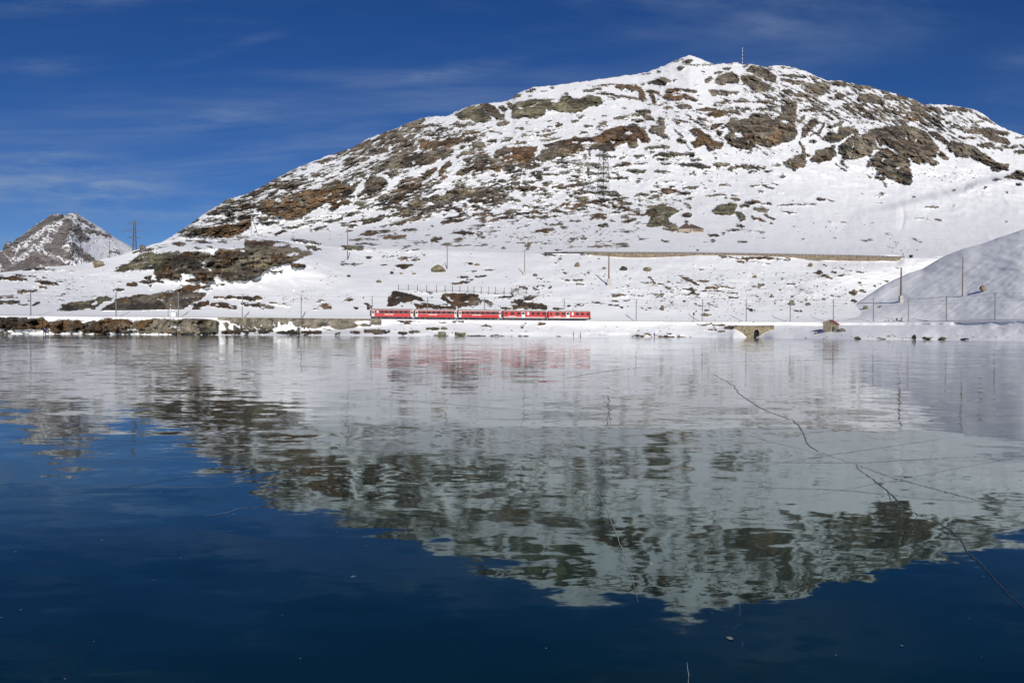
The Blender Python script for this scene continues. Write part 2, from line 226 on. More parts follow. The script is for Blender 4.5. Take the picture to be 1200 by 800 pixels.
(1000,170,'''g0,0,180,0,140,50,80,80,0,110;g90,150,100,110,180,70,250,40,330,60,400,90,400,160,420,230,400,280,330,270,270,230,180,200,160,150;g290,0,600,0,520,60,600,130,580,145,480,110,470,140,400,100,350,60;n300,165,330,155,6;n200,110,240,90,6;n395,95,410,100,9;g610,72,670,100,11;g640,0,840,0,860,40,950,70,1010,120,1100,140,1090,180,980,180,960,140,880,120,830,80,740,80;g900,7,1050,22,9;
g1060,230,1150,180,1200,170,1200,240,1120,240;g1160,272,1200,285,10;g1140,47,1200,50,12;g160,227,230,235,7;b210,257,240,290,4;g100,212,130,230,3;g190,342,220,342,6;g150,360,180,365,4;g60,345,5;g430,362,6;g510,437,600,435,5;g700,427,720,427,5;g445,515,490,515,4;g510,521,540,521,3;g580,525,630,537,4;g700,316,720,316,5;g930,300,7;g1090,330,6;g990,243,1040,241,5;g50,668,140,669,3;g350,765,5;
g170,406,200,405,3;g1085,537,5;g420,662,480,680,3;g230,625,280,632,3'''),
(0,270,'''b0,332,180,347,12;b90,312,260,327,5;l160,277,310,267,8;l310,279,390,277,5;b250,360,400,377,11;b280,397,320,397,7;b130,432,180,427,11;b200,422,260,427,7;b30,467,130,467,5;b0,502,130,502,8;b40,517,190,522,5;b220,527,270,512,6;g380,352,460,352,4;g260,573,5;g490,287,520,287,5;g560,332,590,327,3;g280,325,330,330,4;
l390,560,430,540,460,510,540,500,640,490,740,455,790,480,700,520,660,550,600,550,480,570;b450,520,560,510,9;n640,525,680,500,7;g700,570,760,530,810,500,860,480,1000,450,1050,450,1200,420,1200,575,900,580;n1110,480,1140,487,5;b820,490,1000,460,11;b1120,455,1200,450,20;
l800,290,880,240,960,190,980,165,1200,140,1200,250,1080,290,1090,270,960,272,870,285;n1090,160,1200,140,11;b1080,290,1160,240,1200,240,1200,340,1100,340;g990,362,1140,357,8;b900,382,960,375,13;b820,362,850,362,5;b1020,332,1060,325,8;b800,417,870,417,6;b1060,385,7;b930,155,1180,112,4;b810,270,880,240,5;
b-60,612,300,612,340,650,320,690,120,695,-60,690;b330,660,400,625,540,630,600,680,540,710,380,720;b610,670,760,615,920,625,930,660,900,700,850,720,640,720;n720,675,750,675,6;b950,650,1080,620,1060,650,1000,700,960,690;g1000,720,1060,650,1090,625,1200,625,1200,725;g0,718,290,722,3'''),
(200,270,'''g0,160,60,150,200,150,300,160,330,130,510,130,520,70,700,70,820,90,880,120,1000,170,940,180,880,210,780,250,700,260,660,290,600,330,520,355,400,360,340,330,300,320,310,360,240,375,180,330,150,310,80,300,70,340,0,350;
n730,98,820,98,9;n820,172,900,160,7;n225,258,250,262,8;n260,255,300,290,6;n600,233,625,225,4;n335,285,350,285,4;n850,110,860,115,6;n80,320,200,330,4;n490,143,510,148,5;b330,150,500,160,14;b530,90,700,85,14;b330,200,420,210,16;b60,170,180,180,14;b320,290,380,300,18;b560,250,640,240,12;b200,300,260,350,14;b700,210,780,190,12;l680,235,20;l20,330,60,330,14;
b25,92,90,92,11;b115,72,290,87,6;g170,122,240,132,6;b340,84,390,86,6;b250,112,300,130,7;b110,352,200,347,13;b855,250,935,245,14;g830,275,860,275,5;g700,292,790,287,8;g890,310,4;g850,62,1050,97,8;g885,130,1000,162,8;g960,122,1050,130,10;l300,385,380,381,6;
b0,420,130,385,280,390,290,410,200,415,140,430,60,430,0,440;g0,430,140,430,260,440,200,500,130,530,0,590;b160,545,260,505,18;b290,520,450,535,19;b310,470,460,472,10;b460,472,640,480,11;g500,515,720,537,12;b680,502,800,522,6;b860,565,1000,572,6;g800,525,840,525,5;b1065,530,1120,540,15;g1030,495,1080,492,6;g1010,550,1040,560,6;g1160,597,7;g700,570,5;n250,490,320,480,7;n130,520,200,500,6;n320,525,340,530,6;n420,530,440,540,6;
g-10,625,200,610,335,610,335,728,-10,730;b370,712,540,717,15;b630,712,720,707,14;b750,715,900,717,17;b930,712,1060,714,15;b1080,702,1130,705,8;b1160,725,1200,725,7;b550,707,600,707,8;n340,700,345,650,8;b440,690,560,680,6'''),
(400,270,'''b320,470,370,430,460,435,560,470,600,500,520,500,420,510,380,530,330,530;b520,530,740,530,13;b700,480,720,440,830,440,960,450,980,490,960,530,820,540,740,510;b540,542,800,542,9;b980,482,1060,510,5;b560,432,700,437,4;b900,442,1200,450,3;b1060,472,1200,472,6;b1130,547,1200,547,7;n860,510,960,500,3;n740,470,780,500,3;
b380,252,500,247,12;b400,197,530,192,5;g500,217,550,205,9;b270,247,340,247,5;g70,232,160,237,6;b0,237,45,237,5;b0,212,40,210,5;b785,377,900,362,6;b820,332,890,327,8;b880,292,950,287,6;b950,317,1020,322,5;b980,285,1070,280,4;b880,345,920,345,5;b30,490,90,487,10;b90,540,120,560,9;b170,510,210,540,10;b150,470,6;b185,545,200,560,10;
b380,635,570,639,4;b450,650,480,655,9;g680,647,730,647,5;g790,640,860,642,4;b175,710,340,712,15;b400,720,450,724,10;b60,717,130,720,7;g470,710,540,714,4;b600,690,690,692,8;g990,675,1050,677,4;g570,741,1200,743,2;g280,185,370,185,4;g860,230,920,232,4;g-10,625,220,625,5'''),
(600,270,'''b0,540,60,505,200,510,260,530,240,555,20,555;b285,547,360,547,6;b370,529,420,529,5;b440,522,530,520,6;g560,510,650,512,3;b0,440,60,400,8;b40,387,110,412,6;b60,490,150,470,8;b150,402,220,422,4;b270,400,9;b340,345,400,347,5;b430,347,490,349,6;g180,342,210,342,3;g460,380,510,382,3;
b700,460,800,457,11;b690,495,810,518,5;b660,520,820,537,6;b790,492,840,490,5;b870,452,930,472,5;b830,452,860,455,7;b890,547,940,557,6;b1085,575,1190,607,7;g940,302,1000,370,6;b900,367,1000,372,5;b1030,377,1130,412,4;g1100,427,1170,467,5;g940,545,1030,550,4;b1170,317,1200,322,5;g980,592,1040,602,2;b850,742,940,744,8;b930,722,980,737,10;b1000,742,1140,750,7;g1090,722,1120,727,5;b1160,747,1200,750,5;
b175,657,230,658,8;b78,678,7;b95,655,5;b490,162,540,170,4;g190,162,300,180,3;g40,742,120,744,5;g260,744,340,746,3;b780,400,880,410,5;g350,280,380,300,6;g530,290,560,290,5'''),
(800,270,'''b0,332,60,352,13;b60,362,110,380,11;b110,352,200,367,9;b170,402,250,402,9;b230,382,320,402,6;b30,407,100,417,8;b50,442,110,452,9;b60,472,120,472,6;b0,497,40,500,6;b80,512,150,540,5;b180,522,240,540,4;b340,432,380,440,4;b330,472,390,482,5;b260,182,400,192,6;b370,192,750,202,7;b380,217,430,230,4;g450,222,620,232,3;
b945,292,980,302,10;g980,312,1040,340,9;b1040,292,1080,302,5;b1100,317,1150,327,5;b970,237,1010,250,4;g1110,262,1140,265,4;b530,382,575,387,7;g470,387,540,402,4;l500,457,550,468,6;g735,374,770,382,5;g195,328,225,328,6;g110,272,140,275,4;g80,240,5;b450,547,495,562,6;b510,580,535,582,5;g690,487,710,490,5;g680,562,705,562,5;g785,557,810,570,5;g830,568,850,575,4;
g770,465,780,467,7;g150,563,180,565,5;b100,665,290,667,5;b290,688,370,680,8;b190,700,220,702,5;b230,690,232,695,5;b250,706,300,707,4;g0,752,60,753,2;g400,748,430,748,4;g870,490,6;g905,440,920,445,4;b1180,440,1200,450,12'''),
(1000,270,'''b0,425,20,430,10;g0,492,15,495,8;g60,432,90,432,6;g150,385,160,387,6;g190,370,210,370,4;g220,357,240,357,4;g400,302,420,302,3;g0,756,50,758,2;g420,752,440,765,5;g760,768,810,768,3'''),
]
MS = 2.0; MX0, MY0, MX1, MY1 = -20, 40, 1220, 404
mw = int((MX1 - MX0) * MS); mh = int((MY1 - MY0) * MS)
Fm = np.full((mh, mw), -9.0, np.float32); Cm = {k: np.zeros((mh, mw), np.float32) for k in 'bol'}
def _win(x0, y0, x1, y1, pad=5):
    a = max(0, int((x0 - pad - MX0) * MS)); b = min(mw, int((x1 + pad - MX0) * MS) + 1)
    c = max(0, int((y0 - pad - MY0) * MS)); d = min(mh, int((y1 + pad - MY0) * MS) + 1)
    if a >= b or c >= d: return None
    gx, gy = np.meshgrid(MX0 + (np.arange(a, b) + .5) / MS, MY0 + (np.arange(c, d) + .5) / MS)
    return a, b, c, d, gx, gy
def _seg(gx, gy, ax, ay, bx, by):
    dx, dy = bx - ax, by - ay; L = dx * dx + dy * dy + 1e-9
    t = np.clip(((gx - ax) * dx + (gy - ay) * dy) / L, 0, 1)
    return np.hypot(gx - ax - t * dx, gy - ay - t * dy), t
for ox, oy, txt in SURVEY:
    for rec in txt.replace('\n', '').split(';'):
        rec = rec.strip()
        if not rec: continue
        k = rec[0]; v = [float(q) / 6 for q in rec[1:].split(',')]
        if len(v) in (3, 5):
            if len(v) == 3: v = [v[0] - v[2] * .4, v[1], v[0] + v[2] * .4, v[1], v[2]]
            x0, y0, x1, y1, r = v; x0 += ox; x1 += ox; y0 += oy; y1 += oy
            w = _win(min(x0, x1) - r, min(y0, y1) - r, max(x0, x1) + r, max(y0, y1) + r)
            if not w: continue
            d, t = _seg(w[4], w[5], x0, y0, x1, y1)
            rr = r * (0.62 + 0.55 * np.sin(np.pi * np.clip(t, 0.05, 0.95))) if len(v) == 5 and abs(x1 - x0) > 3 * r else r
            sdv = rr - d
        else:
            P = [(v[i] + ox, v[i + 1] + oy) for i in range(0, len(v), 2)]
            w = _win(min(p[0] for p in P), min(p[1] for p in P), max(p[0] for p in P), max(p[1] for p in P))
            if not w: continue
            gx, gy = w[4], w[5]; ins = np.zeros(gx.shape, bool); dm = np.full(gx.shape, 99.0)
            for i in range(len(P)):
                a, b = P[i], P[(i + 1) % len(P)]
                dm = np.minimum(dm, _seg(gx, gy, a[0], a[1], b[0], b[1])[0])
                if a[1] != b[1]:
                    ins ^= ((a[1] > gy) != (b[1] > gy)) & (gx < (b[0] - a[0]) * (gy - a[1]) / (b[1] - a[1]) + a[0])
            sdv = np.where(ins, dm, -dm)
        sl = (slice(w[2], w[3]), slice(w[0], w[1]))
        if k == 'n': Fm[sl] = np.minimum(Fm[sl], -sdv)
        else:
            Fm[sl] = np.maximum(Fm[sl], sdv)
            on = np.clip(sdv + 1.0, 0, 1)
            for q in 'bol': Cm[q][sl] = Cm[q][sl] * (1 - on) + (on if q == k else 0)
Fm = np.clip(Fm, -6, 6)
def msample(A, px, py):
    px = np.where(px < 5, 10 - px, px); px = np.where(px > 1195, 2390 - px, px)
    fx = np.clip((px - MX0) * MS - .5, 0, mw - 1.01); fy = np.clip((py - MY0) * MS - .5, 0, mh - 1.01)
    ix = fx.astype(int); iy = fy.astype(int); fx = fx - ix; fy = fy - iy
    return (A[iy, ix] * (1 - fx) * (1 - fy) + A[iy, ix + 1] * fx * (1 - fy) + A[iy + 1, ix] * (1 - fx) * fy + A[iy + 1, ix + 1] * fx * fy)
# how freely small rock shows through the snow: cx, cy, rx, ry, strength
COVER = [(250,245,75,40,1.2),(340,210,60,35,.9),(430,160,80,30,.95),(500,190,110,50,.9),(480,250,110,35,.75),(600,180,90,50,.6),(620,240,120,45,.6),(760,230,110,45,.6),
(760,130,90,30,.5),(900,120,100,50,.6),(1000,110,120,45,.7),(1090,140,100,45,.8),(870,175,60,30,.4),(640,285,60,14,.35),(780,350,50,22,.4),(860,340,90,35,.33),(960,340,60,35,.4),(700,170,60,25,.5),
(60,335,70,25,.5),(200,300,40,30,.3),(330,355,60,14,.45),(545,355,95,13,.95),(450,300,60,20,.3),(130,384,150,12,1.5),(330,387,90,7,.6),(650,330,50,30,.3),(1000,320,50,30,.3),(1040,205,60,15,.25),(930,255,60,20,.25)]
# ------------------------------------------------------------------ terrain sheets
def pchip(P, p):      # P: (K, n) values at integer knots, p: (m,) -> (m, n), monotone cubic
    K = P.shape[0]; d = np.diff(P, axis=0)
    m = np.zeros_like(P)
    for k in range(1, K - 1):
        a, b = d[k - 1], d[k]; ok = a * b > 0
        m[k] = np.where(ok, 2 * a * b / np.where(ok, a + b, 1), 0)
    m[0] = d[0]; m[-1] = d[-1]
    i = np.clip(np.floor(p).astype(int), 0, K - 2); t = (p - i)[:, None]
    t2, t3 = t * t, t * t * t
    return (2 * t3 - 3 * t2 + 1) * P[i] + (t3 - 2 * t2 + t) * m[i] + (-2 * t3 + 3 * t2) * P[i + 1] + (t3 - t2) * m[i + 1]
def smooth1(a, n):
    if n < 1: return a
    k = np.hanning(2 * n + 3)[1:-1]; k /= k.sum(); return np.convolve(np.pad(a, n, 'edge'), k, 'valid')
SHEETS = []
def make_sheet(name, xs, lines, rows, relief, maskon=1.0, matl=None, cover=0.0, seed=0, quiet=None, ymask=None, wfrom=0):
    U = unproj(xs, np.full(len(xs), 390.0))[0]
    Ys, Zs = [], []; U_ = U; xg = np.arange(xs[0], xs[-1] + .9, .9); U = unproj(xg, np.full(len(xg), 390.0))[0]      # lines are smoothed on an even grid
    for mode, sm, nodes in lines:
        nx = np.array([n[0] for n in nodes], float); nv = np.array([n[1] for n in nodes], float); nY = np.array([n[2] for n in nodes], float)
        if mode == 'p':
            u, w = unproj(nx, nv)
            Yc = np.interp(U, u, nY); Wc = np.interp(U, u, w); Yc = smooth1(Yc, max(sm, 12)); Wc = smooth1(Wc, sm)
            Ys.append(Yc); Zs.append(CH + Yc * Wc)
        else:
            u = unproj(nx, np.full(len(nx), 390.0))[0]
            Ys.append(smooth1(np.interp(U, u, nY), max(sm, 2))); Zs.append(smooth1(np.interp(U, u, nv), sm))
    Ys = [np.interp(U_, U, a) for a in Ys]; Zs = [np.interp(U_, U, a) for a in Zs]; U = U_
    p = np.concatenate([np.linspace(k, k + 1, r, endpoint=False) for k, r in enumerate(rows)] + [[len(rows)]])
    Ya, Za = np.array(Ys), np.array(Zs); Y = pchip(Ya, p); Z = np.where((p < wfrom)[:, None], pchip(Za, p), CH + Y * pchip((Za - CH) / Ya, p))
    UU = np.broadcast_to(U, Y.shape); Wd = (Z - CH) / Y
    PX, PY = proj(UU * Y, Y, Z)
    # ---- rock mask in pixels-of-distance
    strat = PY + (np.interp(PX, [200, 400, 600, 800, 1000, 1200], [0.55, 0.46, 0.16, -.02, -.2, -.34]) * (PX - 600)) * np.clip((330 - PY) / 150, 0, 1)
    wx = fbm(PX / 14, strat / 8, 4, seed + 3, .62) * 4.2; wy = fbm(PX / 12, strat / 7, 4, seed + 5, .62) * 2.8
    M = msample(Fm, PX + wx, PY + wy).astype(float) if maskon else np.full(Y.shape, -6.0)
    n_str = fbm(PX / 15, strat / 4.2, 4, seed + 11, 0.62)
    n_fin = fbm(PX / 6.5, strat / 2.1, 3, seed + 12, 0.65)
    M = np.where(M > -5.9, M * 1.1 + 0.15 + 0.6 * np.clip(M / 1.3, 0, 1), M) + 1.5 * n_fin + 0.8 * n_str
    M = M - 8.5 * np.maximum(0, -n_str - 0.24) * np.clip((M + 1) / 3, 0.15, 1) - 5.0 * np.maximum(0, fbm(PX / 9, strat / 3.2 + 40, 3, seed + 14, .6) - 0.26)
    cov = np.zeros(Y.shape)
    for cx_, cy_, rx, ry, s in (COVER if maskon else []):
        cov = cov + s * np.exp(-((PX - cx_) / rx) ** 2 - ((PY - cy_) / ry) ** 2)
    cov = np.minimum(cov, 1.35) * np.clip(1.0 + 1.3 * fbm(PX / 55, strat / 26, 2, seed + 19), 0.2, 1.6) + cover
    sp = fbm(PX / 13, strat / 3.4, 4, seed + 21, 0.66)
    M = np.maximum(M, 6.0 * (sp - (0.60 - 0.48 * cov)) + 0.0) if (maskon or cover) else M
    if callable(ymask): M = ymask(M, PX, PY, Y, strat)
    M = M - 4.5 * np.maximum(0, fbm(PX / 15, PY / 2.2 + 31, 3, seed + 18, .6) - .08) * np.clip((PY - 302) / 10, 0, 1) * (PY < 369) * (PX > 255)
    M = M - 3.2 * np.maximum(0, fbm(PX / 5, strat / 1.9 + 11, 2, seed + 16) - .22) * (M > 0)
    prow = np.broadcast_to(p[:, None], Y.shape)
    q = quiet(prow, PX) if quiet else np.ones(Y.shape)
    M = np.where(q < 0.25, -3.0, M)
    rock = np.clip(M / 3.0 + 0.35, 0, 1)
    # ---- relief along the line of sight, as a fraction of distance (1/FPX = one pixel's worth)
    a_big, a_rock, a_snow = relief
    big = (fbm(PX / 70, strat / 34, 4, seed + 31) * .6 + .5 * fbm(PX / 48, strat / 30, 4, seed + 33, .55, True) * np.clip((300 - PY) / 60, 0, 1)) * a_big
    rk = (fbm(PX / 17, strat / 11, 4, seed + 41, 0.55, True) * 0.6 + fbm(PX / 7, strat / 6, 3, seed + 43, .6) * 0.5) * a_rock * rock + rock * a_rock * 0.55
    dg = PY + .62 * PX if seed == 300 else PY * 1.0
    near = np.clip((PY - 292) / 12, 0, 1) * (PX > 380); rk = rk * (1 - .6 * near)
    c1 = cells(PX / 15 + wx * .12, strat / 8.5 + wy * .12, seed + 5); c2 = cells(PX / 6.5 + wx * .1, strat / 4 + wy * .1, seed + 6)
    rk = rk + rock * a_rock * (1 - .5 * near) * (.75 * (c1[0] * (c1[2] - .5) * 2 + c1[1] * (c1[3] - .35) * 1.6) + .38 * (c2[0] * (c2[2] - .5) * 2 + c2[1] * (c2[3] - .35) * 1.6) + .22 * (c1[4] - .5))
    bed = np.clip(.5 + .75 * (c1[4] - .5) + .55 * (c2[4] - .5), 0, 1)
    sn = (fbm(PX / (26 if seed == 300 else 9), dg / 5, 3, seed + 51) * 0.5 + fbm(PX / 26, PY / 9, 2, seed + 52)) * a_snow * (1 - rock)
    hill = ymask.hill(PX, PY) if hasattr(ymask, 'hill') else 0
    Yn = Y * (1 - (big + rk + sn + hill) * q / FPX)
    Wn = Wd + (rock * fbm(PX / 6, strat / 5, 3, seed + 61) * 1.1 + 0.25 * fbm(PX / 12, PY / 10, 2, seed + 62) + (1.5 * fbm(PX / 7, PY / 6, 3, seed + 66, .6) * np.exp(-((prow - 12) / .12) ** 2) if len(rows) > 10 else 0)) * q / FPX
    X = UU * Yn; Zn = CH + Wn * Yn
    nr, nc = Y.shape
    me = bpy.data.meshes.new(name)
    co = np.stack([X, Yn, Zn], -1).reshape(-1, 3).astype(np.float32)
    idx = np.arange(nr * nc).reshape(nr, nc)
    q4 = np.stack([idx[:-1, :-1], idx[:-1, 1:], idx[1:, 1:], idx[1:, :-1]], -1).reshape(-1, 4)
    me.vertices.add(len(co)); me.vertices.foreach_set('co', co.ravel())
    me.loops.add(q4.size); me.loops.foreach_set('vertex_index', q4.ravel().astype(np.int32))
    me.polygons.add(len(q4)); me.polygons.foreach_set('loop_start', np.arange(0, q4.size, 4, dtype=np.int32))
    me.polygons.foreach_set('use_smooth', np.ones(len(q4), bool))
    me.update(calc_edges=True)
    def att(nm, arr):
        at = me.attributes.new(nm, 'FLOAT', 'POINT'); at.data.foreach_set('value', arr.reshape(-1).astype(np.float32))
    att('rock', M); att('bed', bed)
    for k in 'bol':
        att('c_' + k, np.clip(msample(Cm[k], PX + wx + fbm(PX / 9, PY / 7, 3, 77) * 12, PY + wy + fbm(PX / 8, PY / 8, 3, 78) * 8), 0, 1) if maskon else np.zeros(Y.shape))
    at = me.attributes.new('pxm', 'FLOAT', 'POINT'); at.data.foreach_set('value', (Y / FPX).reshape(-1).astype(np.float32))
    o = link_mesh(name, me, matl); tag(o, kind='structure')
    px2, py2 = proj(X, Yn, Zn)
    SHEETS.append(dict(name=name, xs=xs, PX=px2, PY=py2, X=X, Y=Yn, Z=Zn))
    return o
def terrain_mat(name, tint=(1, 1, 1), rocks=None):
    m = bpy.data.materials.new(name); m.use_nodes = True; t = m.node_tree; N = t.nodes; L = t.links; b = N['Principled BSDF']
    def attr(a): n = N.new('ShaderNodeAttribute'); n.attribute_name = a; return n.outputs['Fac']
    tcn = N.new('ShaderNodeTexCoord')
    def math_(op, a, bb=None, c=None):
        n = N.new('ShaderNodeMath'); n.operation = op
        for i, v in enumerate((a, bb, c)):
            if v is None: continue
            if isinstance(v, (int, float)): n.inputs[i].default_value = v
            else: L.new(v, n.inputs[i])
        return n.outputs[0]
    # texture space scaled so that the finest grain matches the mesh grain at every distance
    def noise(scale, detail, rough=0.6, sx=1, sy=1, sz=1, off=0):
        mpn = N.new('ShaderNodeMapping'); mpn.inputs['Scale'].default_value = (sx, sy, sz); mpn.inputs['Location'].default_value = (off, off * 1.7, off * .6); L.new(tcn.outputs['Object'], mpn.inputs[0])
        n = N.new('ShaderNodeTexNoise'); n.inputs['Scale'].default_value = scale; n.inputs['Detail'].default_value = detail; n.inputs['Roughness'].default_value = rough
        L.new(mpn.outputs[0], n.inputs['Vector']); return n
    fine = noise(0.15, 10, 0.74, .7, .5, 1.9)
    rk = math_('ADD', math_('MINIMUM', attr('rock'), 1.35), math_('MULTIPLY', math_('SUBTRACT', fine.outputs[0], 0.5), 10.5))
    mr = N.new('ShaderNodeMapRange'); mr.inputs[1].default_value = -0.10; mr.inputs[2].default_value = 0.18; L.new(rk, mr.inputs[0]); rockf = mr.outputs[0]
    def mix(f, a, bb):
        n = N.new('ShaderNodeMix'); n.data_type = 'RGBA'
        if isinstance(f, float): n.inputs[0].default_value = f
        else: L.new(f, n.inputs[0])
        for i, v in ((6, a), (7, bb)):
            if isinstance(v, tuple): n.inputs[i].default_value = (*v, 1)
            else: L.new(v, n.inputs[i])
        return n.outputs[2]
    def ramp(src, lo, hi):
        n = N.new('ShaderNodeMapRange'); n.inputs[1].default_value = lo; n.inputs[2].default_value = hi; L.new(src, n.inputs[0]); return n.outputs[0]
    R = rocks or dict(g1=(.045, .038, .031), g2=(.31, .27, .205), b1=(.045, .024, .012), b2=(.215, .118, .052), o1=(.09, .05, .022), o2=(.34, .20, .095), l1=(.06, .054, .034), l2=(.30, .275, .165))
    big = noise(0.07, 8, 0.72, 1, 1, .8, off=31); med = noise(0.35, 8, 0.75, 1, 1, .6, off=7)
    vv = math_('ADD', math_('MULTIPLY', big.outputs[0], .35), math_('MULTIPLY', med.outputs[0], .65)); lowv = noise(0.028, 4, .6, 1, 1, 1.4, off=91)
    vv = math_('ADD', math_('MULTIPLY', vv, .6), math_('MULTIPLY', lowv.outputs[0], .4)); vv = math_('ADD', vv, math_('MULTIPLY', math_('SUBTRACT', attr('bed'), .5), .16)); tone = ramp(vv, .42, .58)
    col = mix(tone, R['g1'], R['g2'])
    slab_ = noise(0.03, 5, .6, 1, 1, 2.6, off=200)
    # patches of heath and rust within the grey rock
    hz = noise(0.035, 6, 0.6, off=77); col = mix(math_('MULTIPLY', ramp(hz.outputs[0], .49, .60), .75), col, mix(tone, R['b1'], R['b2']))
    lz = noise(0.045, 6, 0.6, off=120); col = mix(math_('MULTIPLY', ramp(lz.outputs[0], .54, .66), .55), col, mix(tone, R['l1'], R['l2']))
    for k in 'bol':
        nz = noise(0.09, 6, .6, off=10 + ord(k)); f = math_('MULTIPLY', attr('c_' + k), ramp(nz.outputs[0], .36, .50)); col = mix(f, col, mix(tone, R[k + '1'], R[k + '2']))
    col = mix(math_('MULTIPLY', ramp(slab_.outputs[0], .50, .60), .6), col, mix(0.5, R['g1'], (.02, .018, .016)))
    crk = noise(0.55, 8, 0.75, 1, 1, .8, off=55); col = mix(math_('MULTIPLY', ramp(crk.outputs[0], .54, .62), .75), col, (.03, .026, .022))
    sn = noise(0.07, 7, 0.6, .5, 1.2, 1, off=3)
    scol = mix(ramp(sn.outputs[0], .35, .65), tuple(c * .955 for c in (.84, .845, .855)), (.865, .87, .88))
    mix_all = mix(rockf, scol, col)
    L.new(mix_all, b.inputs['Base Color'])
    rr = N.new('ShaderNodeMapRange'); rr.inputs[3].default_value = .55; rr.inputs[4].default_value = .9; L.new(rockf, rr.inputs[0]); L.new(rr.outputs[0], b.inputs['Roughness'])
    b.inputs['Specular IOR Level'].default_value = 0.25
    bmp = N.new('ShaderNodeBump'); bmp.inputs['Strength'].default_value = 0.8
    L.new(math_('MULTIPLY', math_('ADD', math_('MULTIPLY', crk.outputs[0], rockf), math_('MULTIPLY', sn.outputs[0], .25)), 1.0), bmp.inputs['Height']); bmp.inputs['Distance'].default_value = 1.6
    L.new(bmp.outputs[0], b.inputs['Normal'])
    return m
TM = terrain_mat('snow_and_rock')
TM2 = terrain_mat('hazed_far_rock', rocks=dict(g1=(.10, .09, .09), g2=(.29, .26, .25), b1=(.1, .07, .06), b2=(.22, .16, .13), o1=(.12, .08, .06), o2=(.24, .16, .12), l1=(.1, .09, .08), l2=(.22, .21, .18)))  # rock colours lightened to put haze over the far peak
xs_main = np.concatenate([np.arange(-500, -20, 8.0), np.arange(-20, 1220, 0.72), np.arange(1220, 1700, 8.0)])
SHOREX = [-500, 0, 200, 400, 600, 700, 800, 840, 855, 860, 866, 873, 877, 886, 890, 896, 903, 907, 915, 930, 1000, 1100, 1200, 1300, 1700]
SHOREY = [235, 248, 254, 261, 276, 283, 281, 275, 269, 265, 274, 281, 284.4, 284.4, 281.7, 278, 272, 269, 266, 262, 232, 230, 206, 190, 150]
RAILX = [-500, 0, 200, 400, 660, 900, 1000, 1060, 1110, 1166, 1250, 1400, 1700]
RAILY_ = [236, 257, 265, 283, 300, 296, 287, 276, 260, 232, 212, 196, 165]
_rx = np.arange(-500, 1701, 5.0); _ry = np.interp(_rx, RAILX, RAILY_)
_k = np.hanning(41); _k /= _k.sum(); _ry = np.convolve(np.pad(_ry, 20, 'edge'), _k, 'valid')
RZ = 5.8
def railY(x): return np.interp(x, _rx, _ry)
def rail_pt(px, dy=0.0, z=RZ):
    Y = float(railY(px)) + dy; u = float(unproj(px, 375)[0]); return Vector((u * Y, Y, z))
def shoreY(x): return np.interp(x, SHOREX, SHOREY)
nx_ = list(range(-500, 1701, 20))
def wallh(x):       # height in metres by which the bank drops at the railway retaining wall
    return np.interp(x, [235, 262, 330, 400, 440, 455], [0, 3.3, 3.6, 2.5, 1.1, 0])
ROADW = ([640, 686, 700, 740, 800, 822, 860, 925, 950, 1000, 1050, 1058, 1700], [.3, .5, 2.5, 4.6, 3.4, 1.2, 1.2, 1.8, 3.6, 4.8, 4.6, .4, .3])
CREST5 = [(-500,332,430),(0,319.5,430),(20,317,430),(50,312.5,430),(85,311,430),(100,309,430),(122,303,428),(140,299.5,425),(155,294,422),(166,291,420),(178,286.5,420),(190,284,420),(200,281.5,425),(230,281,430),(300,280.5,435),(350,283,440),(380,288,445),(420,291,450),(500,292,450),(600,296.5,450),(700,296.5,430),(800,297,430),(900,298.5,430),(1000,300.5,430),(1055,302,430),(1200,303,430),(1700,303,430)]
c5x = [n[0] for n in CREST5]; c5p = [n[1] for n in CREST5]; c5Y = [n[2] for n in CREST5]
SKY9 = [(-500,430,900),(0,345,900),(100,318,900),(157,302,900),(180,288,950),(190,283.5,950),(200,278,960),(215,268,980),(240,250,1000),(262,236.5,1040),(266,233,1050),(275,232,1060),(290,227,1090),(310,217,1130),(325,208,1160),(345,198,1200),(360,192,1230),(372,187,1260),(390,180.5,1310),(400,177.5,1340),(415,172,1380),(430,163,1420),(447,157,1460),(465,150,1500),(480,143.5,1530),(495,138.5,1560),(505,137,1590),(525,135.5,1640),(532,132,1660),(545,126.5,1690),(553,123.5,1700),(570,121,1730),(590,119.5,1760),(600,116,1780),(605,110.5,1790),(612,107,1800),(625,102.5,1830),(635,101.3,1840),(650,100.6,1860),(670,97.6,1880),(690,95,1900),(710,92,1930),(730,89.2,1950),(750,86.5,1980),(760,84,1990),(770,80.5,2000),(780,76.5,2010),(790,71.5,2030),(800,67,2050),(808,65,2050),(815,66.5,2050),(825,71,2050),(838,75.3,2050),(850,75,2050),(862,74.5,2050),(870,75.5,2050),(877,74.8,2050),(890,77,2050),(897,79.5,2050),(905,77.2,2050),(915,76.6,2050),(930,79,2040),(945,84,2040),(960,91,2030),(970,94.5,2030),(985,94.5,2020),(1000,98.5,2010),(1020,101.5,2000),(1035,106,1990),(1050,110.5,1980),(1065,114.5,1980),(1075,119,1970),(1085,122.5,1970),(1100,122.6,1960),(1115,123.5,1950),(1135,127,1940),(1145,130,1930),(1155,136,1920),(1168,146,1910),(1180,152,1900),(1200,159,1890),(1300,190,1850),(1500,250,1750),(1700,290,1700)]
s9x = [n[0] for n in SKY9]; s9p = [n[1] for n in SKY9]; SKY9 = [(a, b, 900 + (c - 900) * 1.30) for a, b, c in SKY9]; s9Y = [n[2] for n in SKY9]
